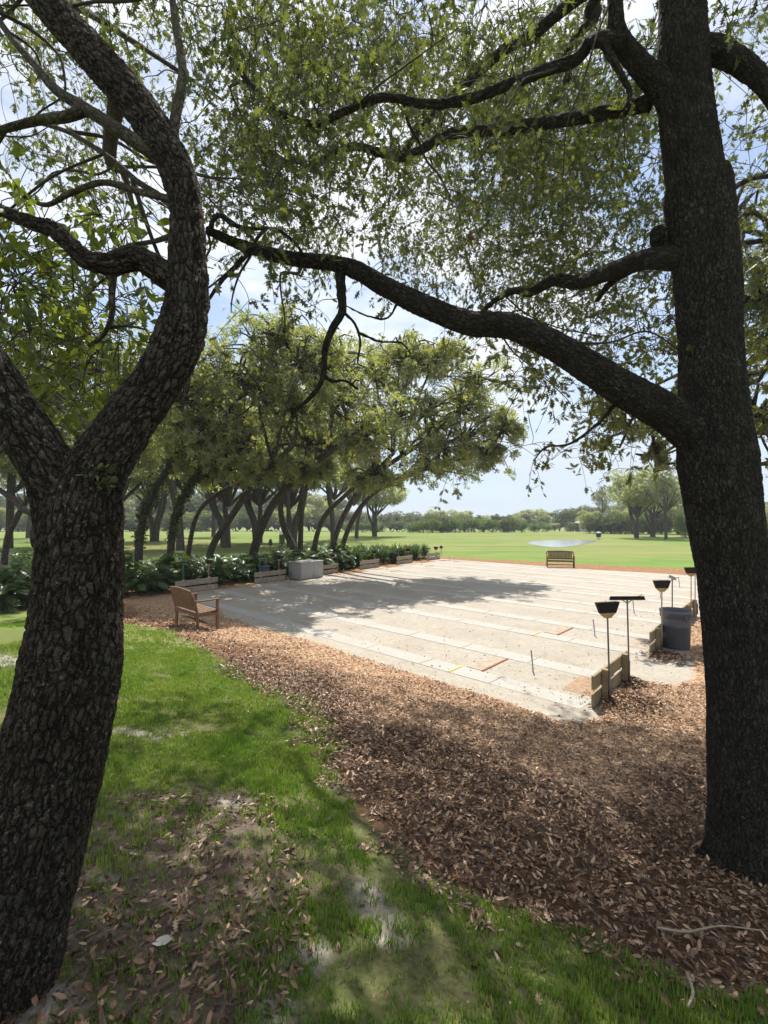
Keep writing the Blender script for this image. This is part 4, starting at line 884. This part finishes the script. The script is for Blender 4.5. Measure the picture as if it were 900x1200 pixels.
# ------------------------------------------------------------------ benches
def bench(label, loc, rz, L=1.5):
    root = thing('wooden_bench', label, 'bench', loc, rz, 'wooden garden benches'); D = .52
    for sx in (-1, 1):
        x = sx * (L / 2 - .03)
        mb = MB(); mb.box((.055, .055, .66), (x, D / 2 - .03, .33)); mb.build('leg', wood_bench, root)          # front leg carries the armrest
        mb = MB(); mb.tube([(x, -D / 2 + .03, 0), (x, -D / 2 + .03, .42), (x, -D / 2 - .10, .86)], [.036, .036, .03], .3, 4, smooth=False); mb.build('leg', wood_bench, root)
        mb = MB(); mb.box((.07, D + .04, .03), (x, .0, .675)); mb.build('armrest', wood_bench, root)
        mb = MB(); mb.box((.035, D - .08, .06), (x, 0, .36)); mb.build('side_rail', wood_bench, root)
    mb = MB()
    for i in range(6): mb.box((L - .02, .075, .022), (0, D / 2 - .04 - i * .086, .428 - .004 * i))
    mb.build('seat', wood_bench, root)
    mb = MB(); mb.box((L - .08, .03, .07), (0, D / 2 - .02, .37)); mb.box((L - .08, .03, .07), (0, -D / 2 + .03, .37)); mb.box((L - .08, .03, .04), (0, -.0, .16)); mb.build('rail', wood_bench, root)
    mb = MB(); tilt = math.atan2(.13, .44); n = int((L - .16) / .075); R_ = Matrix.Rotation(tilt, 4, 'X')
    for i in range(n):
        x = -L / 2 + .10 + (i + .5) * (L - .20) / n; top = .86 + .035 * (1 - (2 * x / L) ** 2)
        zc = (.46 + top) / 2; yc = -D / 2 + .03 - (zc - .42) / .44 * .13; mb.box((.066, .018, top - .47), (x, yc, zc), R_)
    m = 10
    for i in range(m):
        x0 = -L / 2 + .05 + i * (L - .1) / m; xc = x0 + (L - .1) / m / 2; zt = .875 + .035 * (1 - (2 * xc / L) ** 2); yc = -D / 2 + .03 - (zt - .42) / .44 * .13
        mb.box(((L - .1) / m + .012, .034, .075), (xc, yc, zt), R_ @ Matrix.Rotation(.09 * (2 * xc / L), 4, 'Y'))
    mb.box((L - .1, .034, .07), (0, -D / 2 + .015, .485), R_)
    mb.build('backrest', wood_bench, root); return root
g1, g2 = G(207, 731.5), G(231, 738.5); bc = (g1 + g2) / 2
ax = math.atan2(g1.y - g2.y, g1.x - g2.x); blen = 1.18
fx, fy = .694, .72; bx, by = bc.x + fx * .23, bc.y + fy * .23
bench('brown wooden bench seen from behind on the mulch, facing the pits', (bx, by, float(terr(bx, by))), math.atan2(fy, fx) - math.pi / 2, blen)
g = G(657.5, 665.2); bench('brown slatted bench at the far edge of the pits with open lawn behind', (g.x, g.y + .1, float(terr(g.x, g.y))), math.pi - .30, 1.5)

# small things on the lawn
def post_thing(name, label, cat, loc, h, m1, m2, kind):
    root = thing(name, label, cat, loc); mb = MB()
    if kind == 'washer':
        mb.tube([(0, 0, -.05), (0, 0, h * .7)], [.05, .05], .3, 10); mb.build('post', m1, root)
        mb = MB(); mb.box((.42, .3, .75), (0, -.02, h * .62), bev=.03); mb.build('housing', m1, root)
        mb = MB(); mb.box((.45, .32, .35), (0, 0, h * .62 + .6), bev=.05); mb.build('cap', m2, root)
        mb = MB(); mb.tube([(0, -.05, .02), (0, -.05, .62)], [.24, .28], .3, 16); mb.build('basket', m1, root)
    elif kind == 'light':
        mb.tube([(0, 0, -.05), (0, 0, h * .75)], [.02, .02], .3, 8); mb.build('post', m1, root)
        mb = MB(); mb.tube([(0, 0, h * .7), (0, 0, h * .8), (0, 0, h)], [.10, .15, .07], .05, 14); mb.build('lamp_head', m2, root)
    else:
        mb.tube([(0, 0, -.05), (0, 0, .35)], [.22, .25], .2, 16); mb.build('barrel', m1, root)
        mb = MB(); mb.tube([(0, 0, .35), (0, 0, .75), (0, 0, .9)], [.30, .36, .25], .1, 18); mb.build('tank', plast_dark, root)
        mb = MB(); mb.tube([(0, 0, .9), (0, 0, 1.02), (0, 0, 1.08)], [.33, .33, .15], .1, 18); mb.build('lid', m2, root)
    return root
post_thing('ball_washer', 'tall green ball washer with white cap on the lawn behind the grove', 'ball washer', gpt(330.5, 38), 1.9, leaf_ivy, white_p, 'washer')
post_thing('path_light', 'small black path light poking up at the end of the plant bed', 'path light', gpt(517, 36), .75, plast_dark, plast_dark, 'light')
post_thing('path_light', 'black lamp on a post between the grove trunks behind the plants', 'path light', gpt(317, 30), 1.5, plast_dark, plast_dark, 'light')
post_thing('water_cooler', 'dark drum with a white lid standing on the lawn near the pond', 'drum', gpt(701.5, 66), 1.1, white_p, white_p, 'drum')

# ------------------------------------------------------------------ grass, fallen leaves, sticks
def cam_w(x, y): return np.hypot(x, y)
RNG = np.random.default_rng(5)
def scatter(n, x0, x1, y0, y1, f):
    out = []
    xy = np.stack([RNG.uniform(x0, x1, n), RNG.uniform(y0, y1, n)], 1); pr = f(xy[:, 0], xy[:, 1]); return xy[RNG.random(n) < pr]
def grass_density(x, y):
    m = sdist(mulch_poly, x, y); d = sdist(dirt_poly, x, y); nz = fbm(x * 1.6, y * 1.6, 31, 4); n2 = fbm(x * 5, y * 5, 37, 3)
    p_ = np.where(m + (nz - .5) * .7 + (n2 - .5) * .3 < -.02, 1., .0)
    p_ = p_ * np.where(d + (nz - .5) * .9 + (n2 - .5) * .4 > 0, .30, 1.) * np.where(bare_f(x, y) + (nz - .5) * 2.4 + (n2 - .5) > .1, .25, 1.)
    return p_ * np.clip((nz * .5 + n2 * .5 - .26) * 5, .2, 1)
BLADE = ([(0, -.5, 0), (0, .5, 0), (.5, .42, .10), (.5, -.42, .10), (1, 0, .38)], [(0, 1, 2, 3), (3, 2, 4)])
gb = MB()
for n, (x0, x1, y0, y1), hh, ww, nb in [(46000, (-3.2, 2.8, .6, 4.2), .038, .0046, 8), (36000, (-5.5, 2., 4.2, 8.), .032, .0070, 7), (20000, (-9.5, .5, 8., 14.5), .032, .011, 6)]:
    c_ = scatter(n, x0, x1, y0, y1, grass_density); m_ = len(c_)
    hs = hh * RNG.uniform(.5, 1.35, m_) * (.45 + 1.2 * fbm(c_[:, 0] * 2.2, c_[:, 1] * 2.2, 55, 3)); k = m_ * nb
    xy = np.repeat(c_, nb, 0) + RNG.normal(0, 1, (k, 2)) * (.012 if y0 < 4 else .022)
    a = RNG.uniform(0, 6.283, k); ln = RNG.uniform(.15, 1.25, k)
    ax = np.stack([np.cos(a) * ln, np.sin(a) * ln, np.ones(k)], 1); up = -np.stack([np.cos(a), np.sin(a), np.zeros(k)], 1)
    s_ = np.repeat(hs, nb) * RNG.uniform(.6, 1.2, k)
    gb.inst(*BLADE, np.column_stack([xy, terr(xy[:, 0], xy[:, 1]) - .004]), ax, up, s_, 0, np.stack([np.ones(k), ww * RNG.uniform(.7, 1.3, k) / s_, np.ones(k)], 1))
Mg = Mat('grass_blade'); c = Mg.ramp(Mg.isl(), [(0, (.115, .19, .037)), (.5, (.178, .27, .058)), (.82, (.235, .305, .085)), (1, (.42, .36, .18))])
gn = Mg.noise(Mg.pos(), 1.4, 3); c = Mg.mix(Mg.ramp(gn, [(.4, 0.), (.65, .7)]), c, (.11, .21, .042))
d = Mg.N('ShaderNodeBsdfDiffuse'); Mg.L(c, d.inputs[0]); t = Mg.N('ShaderNodeBsdfTranslucent'); Mg.L(Mg.mix(1., c, (1.3, 1.35, .6), 'MULTIPLY'), t.inputs[0])
mx = Mg.N('ShaderNodeMixShader', i={0: .45}); Mg.L(d.outputs[0], mx.inputs[1]); Mg.L(t.outputs[0], mx.inputs[2]); Mg.L(mx.outputs[0], Mg.out.inputs[0])
tag(gb.build('grass', Mg.m), 'short patchy green lawn grass', None, None, 'stuff')

LIT = ([(0, 0, 0), (.32, .17, .05), (.7, .15, .07), (1, 0, .03), (.7, -.15, .07), (.32, -.17, .05), (.33, 0, -.01), (.7, 0, .01)],
       [(0, 6, 1), (1, 6, 7, 2), (2, 7, 3), (3, 7, 4), (4, 7, 6, 5), (5, 6, 0)])
def litter_density(x, y):
    m = sdist(mulch_poly, x, y); s_ = sdist(sand_poly, x, y); nz = fbm(x * 1.3, y * 1.3, 71, 4); d = sdist(dirt_poly, x, y)
    p_ = np.where((m + (nz - .5) * .7 + (fbm(x * 6, y * 6, 73, 2) - .5) * .5 > -.14) & (s_ + (nz - .5) * .5 < -.05), 1., 0.)
    p_ = np.maximum(p_, np.where((d + (nz - .5) * .8 > -.1) & (m < 0), .8 * np.clip((nz - .34) * 6, 0.15, 1), 0.))
    p_ = np.maximum(p_, np.where((m > -.7) & (m < 0), .10 * (1 + m / .7), 0)); p_ = np.maximum(p_, np.where((y < 2.3) & (x > .3), .07, 0))
    p_ = np.maximum(p_, np.where(bare_f(x, y) > -.6, .07, .022)); return p_ * np.where(s_ > .15, np.where(s_ < 1.6, 2.2, .8), 1)
lb = MB()
mound = [(G(738, 826), .55, .17), (G(782, 771), .45, .10), (G(735, 800), .3, .08)]
def mound_h(x, y):
    h = 0
    for c, r, hh in mound: h = h + hh * np.exp(-((x - c.x) ** 2 + (y - c.y) ** 2) / (r * r * .45))
    return h
for n, (x0, x1, y0, y1), sz, kind in [(60000, (-2.6, 3.6, .7, 4.3), .040, 0), (72000, (-2.5, 6.5, 4.3, 7.6), .043, 0), (60000, (-8, 8.5, 7.6, 14), .054, 1)]:
    xy = scatter(n, x0, x1, y0, y1, litter_density); k = len(xy)
    a = RNG.uniform(0, 6.283, k); ax = np.stack([np.cos(a), np.sin(a), RNG.normal(0, .36, k)], 1); up = unit(k, 1.7)
    z = terr(xy[:, 0], xy[:, 1]) + RNG.uniform(-.008, .032, k) * (litter_density(xy[:, 0], xy[:, 1]) * .9 + .1) + mound_h(xy[:, 0], xy[:, 1])
    s_ = sz * RNG.uniform(.45, 1.35, k)
    j = RNG.random(k) < (.16 if kind == 0 else .05)
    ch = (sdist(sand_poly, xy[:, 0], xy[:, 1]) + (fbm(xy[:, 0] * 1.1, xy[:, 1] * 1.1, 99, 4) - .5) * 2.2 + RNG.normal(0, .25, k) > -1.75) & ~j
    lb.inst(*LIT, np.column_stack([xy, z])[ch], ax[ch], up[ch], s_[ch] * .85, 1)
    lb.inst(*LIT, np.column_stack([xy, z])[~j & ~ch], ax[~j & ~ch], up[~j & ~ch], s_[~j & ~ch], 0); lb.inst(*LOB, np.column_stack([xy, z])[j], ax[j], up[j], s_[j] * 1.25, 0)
for c, r, hh in mound:
    k = 900; xy = np.array([[c.x, c.y]]) + RNG.normal(size=(k, 2)) * r * .42; a = RNG.uniform(0, 6.283, k)
    z = terr(xy[:, 0], xy[:, 1]) + mound_h(xy[:, 0], xy[:, 1]) * RNG.uniform(.75, 1.05, k) + .01
    lb.inst(*LIT, np.column_stack([xy, z]), np.stack([np.cos(a), np.sin(a), RNG.normal(0, .35, k)], 1), unit(k, 1.6), RNG.uniform(.04, .08, k), 0)
Ml = Mat('dead_leaf'); c = Ml.ramp(Ml.isl(), [(0, (.042, .024, .015)), (.3, (.10, .056, .033)), (.6, (.18, .10, .056)), (.86, (.31, .19, .11)), (1, (.52, .37, .24))])
d = Ml.N('ShaderNodeBsdfDiffuse'); Ml.L(c, d.inputs[0]); g_ = Ml.N('ShaderNodeBsdfGlossy', i={'Roughness': .45}); mx = Ml.N('ShaderNodeMixShader', i={0: .05}); Ml.L(d.outputs[0], mx.inputs[1]); Ml.L(g_.outputs[0], mx.inputs[2]); Ml.L(mx.outputs[0], Ml.out.inputs[0])
Mc2 = Mat('sunlit_dry_chip'); c = Mc2.ramp(Mc2.isl(), [(0, (.15, .085, .05)), (.3, (.31, .19, .115)), (.65, (.47, .315, .20)), (1, (.64, .49, .35))])  # dry tan litter, its colour also raised to look sunlit beside the courts
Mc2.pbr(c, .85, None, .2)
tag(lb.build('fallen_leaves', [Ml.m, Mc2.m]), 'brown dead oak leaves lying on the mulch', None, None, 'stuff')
for pts, lab in [([(676, 921), (690, 935), (708, 947)], 'thin grey stick lying across the dead leaves'), ([(770, 1095), (805, 1100), (845, 1093), (890, 1098)], 'long bent stick on the leaves near the foot of the dark trunk'), ([(805, 1150), (812, 1172), (806, 1190)], 'short crooked stick at the grass edge under the dark trunk')]:
    mb = MB(); mb.tube([G(a, b) + Vector((0, 0, .035)) for a, b in pts], [.006, .007] + [.004] * (len(pts) - 2), .03, 7, 0, .15, 9, 4); c0 = G(*pts[0])
    tag(mb.build('fallen_stick', wood_grey, None, c0), lab, 'stick')
mb = MB(); g = G(178, 1112); mb.inst(*OV, [np.array(g) + np.array([0, 0, .02])], np.array([[1, .3, .05]]), np.array([[.1, -.2, 1.]]), .075, 0, np.array([[1, 1.3, 1.]]))
tag(mb.build('dry_leaf', pale_leaf, None, g), 'single pale bleached leaf lying on the bare dirt', 'leaf')

# ------------------------------------------------------------------ haze
mb = MB(); mb.box((900, 700, 46), (0, 200, 15), bev=.01); Mh = Mat('haze_air')
vs = Mh.N('ShaderNodeVolumePrincipled', i={'Density': HAZE, 'Anisotropy': .2, 'Color': (.86, .92, 1., 1)}); Mh.L(vs.outputs[0], Mh.out.inputs['Volume'])
if HAZE > 0:
    hz = mb.build('haze', Mh.m); hz['kind'] = 'stuff'
# ------------------------------------------------------------------ sky, sun, camera
SUN_EL, SUN_AZ = math.radians(60), math.radians(4)      # azimuth from +Y towards +X
w = bpy.data.worlds.new('World'); sc.world = w; w.use_nodes = True; nt = w.node_tree; nt.nodes.clear()
o = nt.nodes.new('ShaderNodeOutputWorld'); bg = nt.nodes.new('ShaderNodeBackground'); sky = nt.nodes.new('ShaderNodeTexSky')
sky.sky_type = 'NISHITA'; sky.sun_disc = False; sky.sun_elevation = SUN_EL; sky.sun_rotation = SUN_AZ; sky.air_density = 1.0; sky.dust_density = .2; sky.ozone_density = 2.0
tc = nt.nodes.new('ShaderNodeTexCoord'); mp = nt.nodes.new('ShaderNodeMapping'); mp.inputs['Scale'].default_value = (1, 1, 2.4)
nz = nt.nodes.new('ShaderNodeTexNoise'); nz.inputs['Scale'].default_value = 2.2; nz.inputs['Detail'].default_value = 8; nz.inputs['Roughness'].default_value = .58
cr = nt.nodes.new('ShaderNodeValToRGB'); cr.color_ramp.elements[0].position = .41; cr.color_ramp.elements[1].position = .56; cr.color_ramp.elements[0].color = (.22, .22, .22, 1); cr.color_ramp.elements[1].color = (.95, .95, .95, 1)
mx = nt.nodes.new('ShaderNodeMix'); mx.data_type = 'RGBA'; mx.inputs[7].default_value = (6.4, 6.6, 6.8, 1)
l = nt.links.new; l(tc.outputs['Generated'], mp.inputs[0]); l(mp.outputs[0], nz.inputs['Vector']); l(nz.outputs[0], cr.inputs[0]); l(cr.outputs[0], mx.inputs[0]); l(sky.outputs[0], mx.inputs[6]); l(mx.outputs[2], bg.inputs[0])
sx = nt.nodes.new('ShaderNodeSeparateXYZ'); l(tc.outputs['Generated'], sx.inputs[0]); hr = nt.nodes.new('ShaderNodeMapRange'); hr.inputs[1].default_value = .04; hr.inputs[2].default_value = .42; hr.inputs[3].default_value = .85; hr.inputs[4].default_value = 0.; l(sx.outputs[2], hr.inputs[0])
mh = nt.nodes.new('ShaderNodeMix'); mh.data_type = 'RGBA'; mh.inputs[7].default_value = (3.6, 4.3, 5.1, 1); l(hr.outputs[0], mh.inputs[0]); l(mx.outputs[2], mh.inputs[6]); l(mh.outputs[2], bg.inputs[0])
bg.inputs[1].default_value = .099; l(bg.outputs[0], o.inputs[0])
sun = bpy.data.lights.new('sun', 'SUN'); sun.energy = 4.8; sun.angle = math.radians(.5); sun.color = (1, .955, .88); so = bpy.data.objects.new('sun', sun); COL.objects.link(so)
dv = Vector((math.sin(SUN_AZ) * math.cos(SUN_EL), math.cos(SUN_AZ) * math.cos(SUN_EL), math.sin(SUN_EL))); so.rotation_euler = dv.to_track_quat('Z', 'Y').to_euler(); so.location = (0, 0, 60)
cd = bpy.data.cameras.new('camera'); cam = bpy.data.objects.new('camera', cd); COL.objects.link(cam); sc.camera = cam
cam.location = (0, 0, H); cam.rotation_euler = (math.pi / 2, 0, 0); cd.sensor_fit = 'VERTICAL'; cd.sensor_height = 24; cd.lens = F / 1200 * 24; cd.shift_y = (HY - 600) / 1200; cd.clip_start = .05; cd.clip_end = 6000
sc.view_settings.view_transform = 'Standard'; sc.view_settings.look = 'None'; sc.view_settings.exposure = .8; sc.view_settings.gamma = 1
sc.cycles.use_denoising = True; sc.cycles.denoiser = 'OPENIMAGEDENOISE'; sc.cycles.denoising_input_passes = 'RGB_ALBEDO_NORMAL'; sc.cycles.denoising_prefilter = 'ACCURATE'; sc.cycles.use_adaptive_sampling = True; sc.cycles.adaptive_threshold = .016; sc.cycles.max_bounces = 5; sc.cycles.diffuse_bounces = 3; sc.cycles.glossy_bounces = 2; sc.cycles.transmission_bounces = 3; sc.cycles.transparent_max_bounces = 4
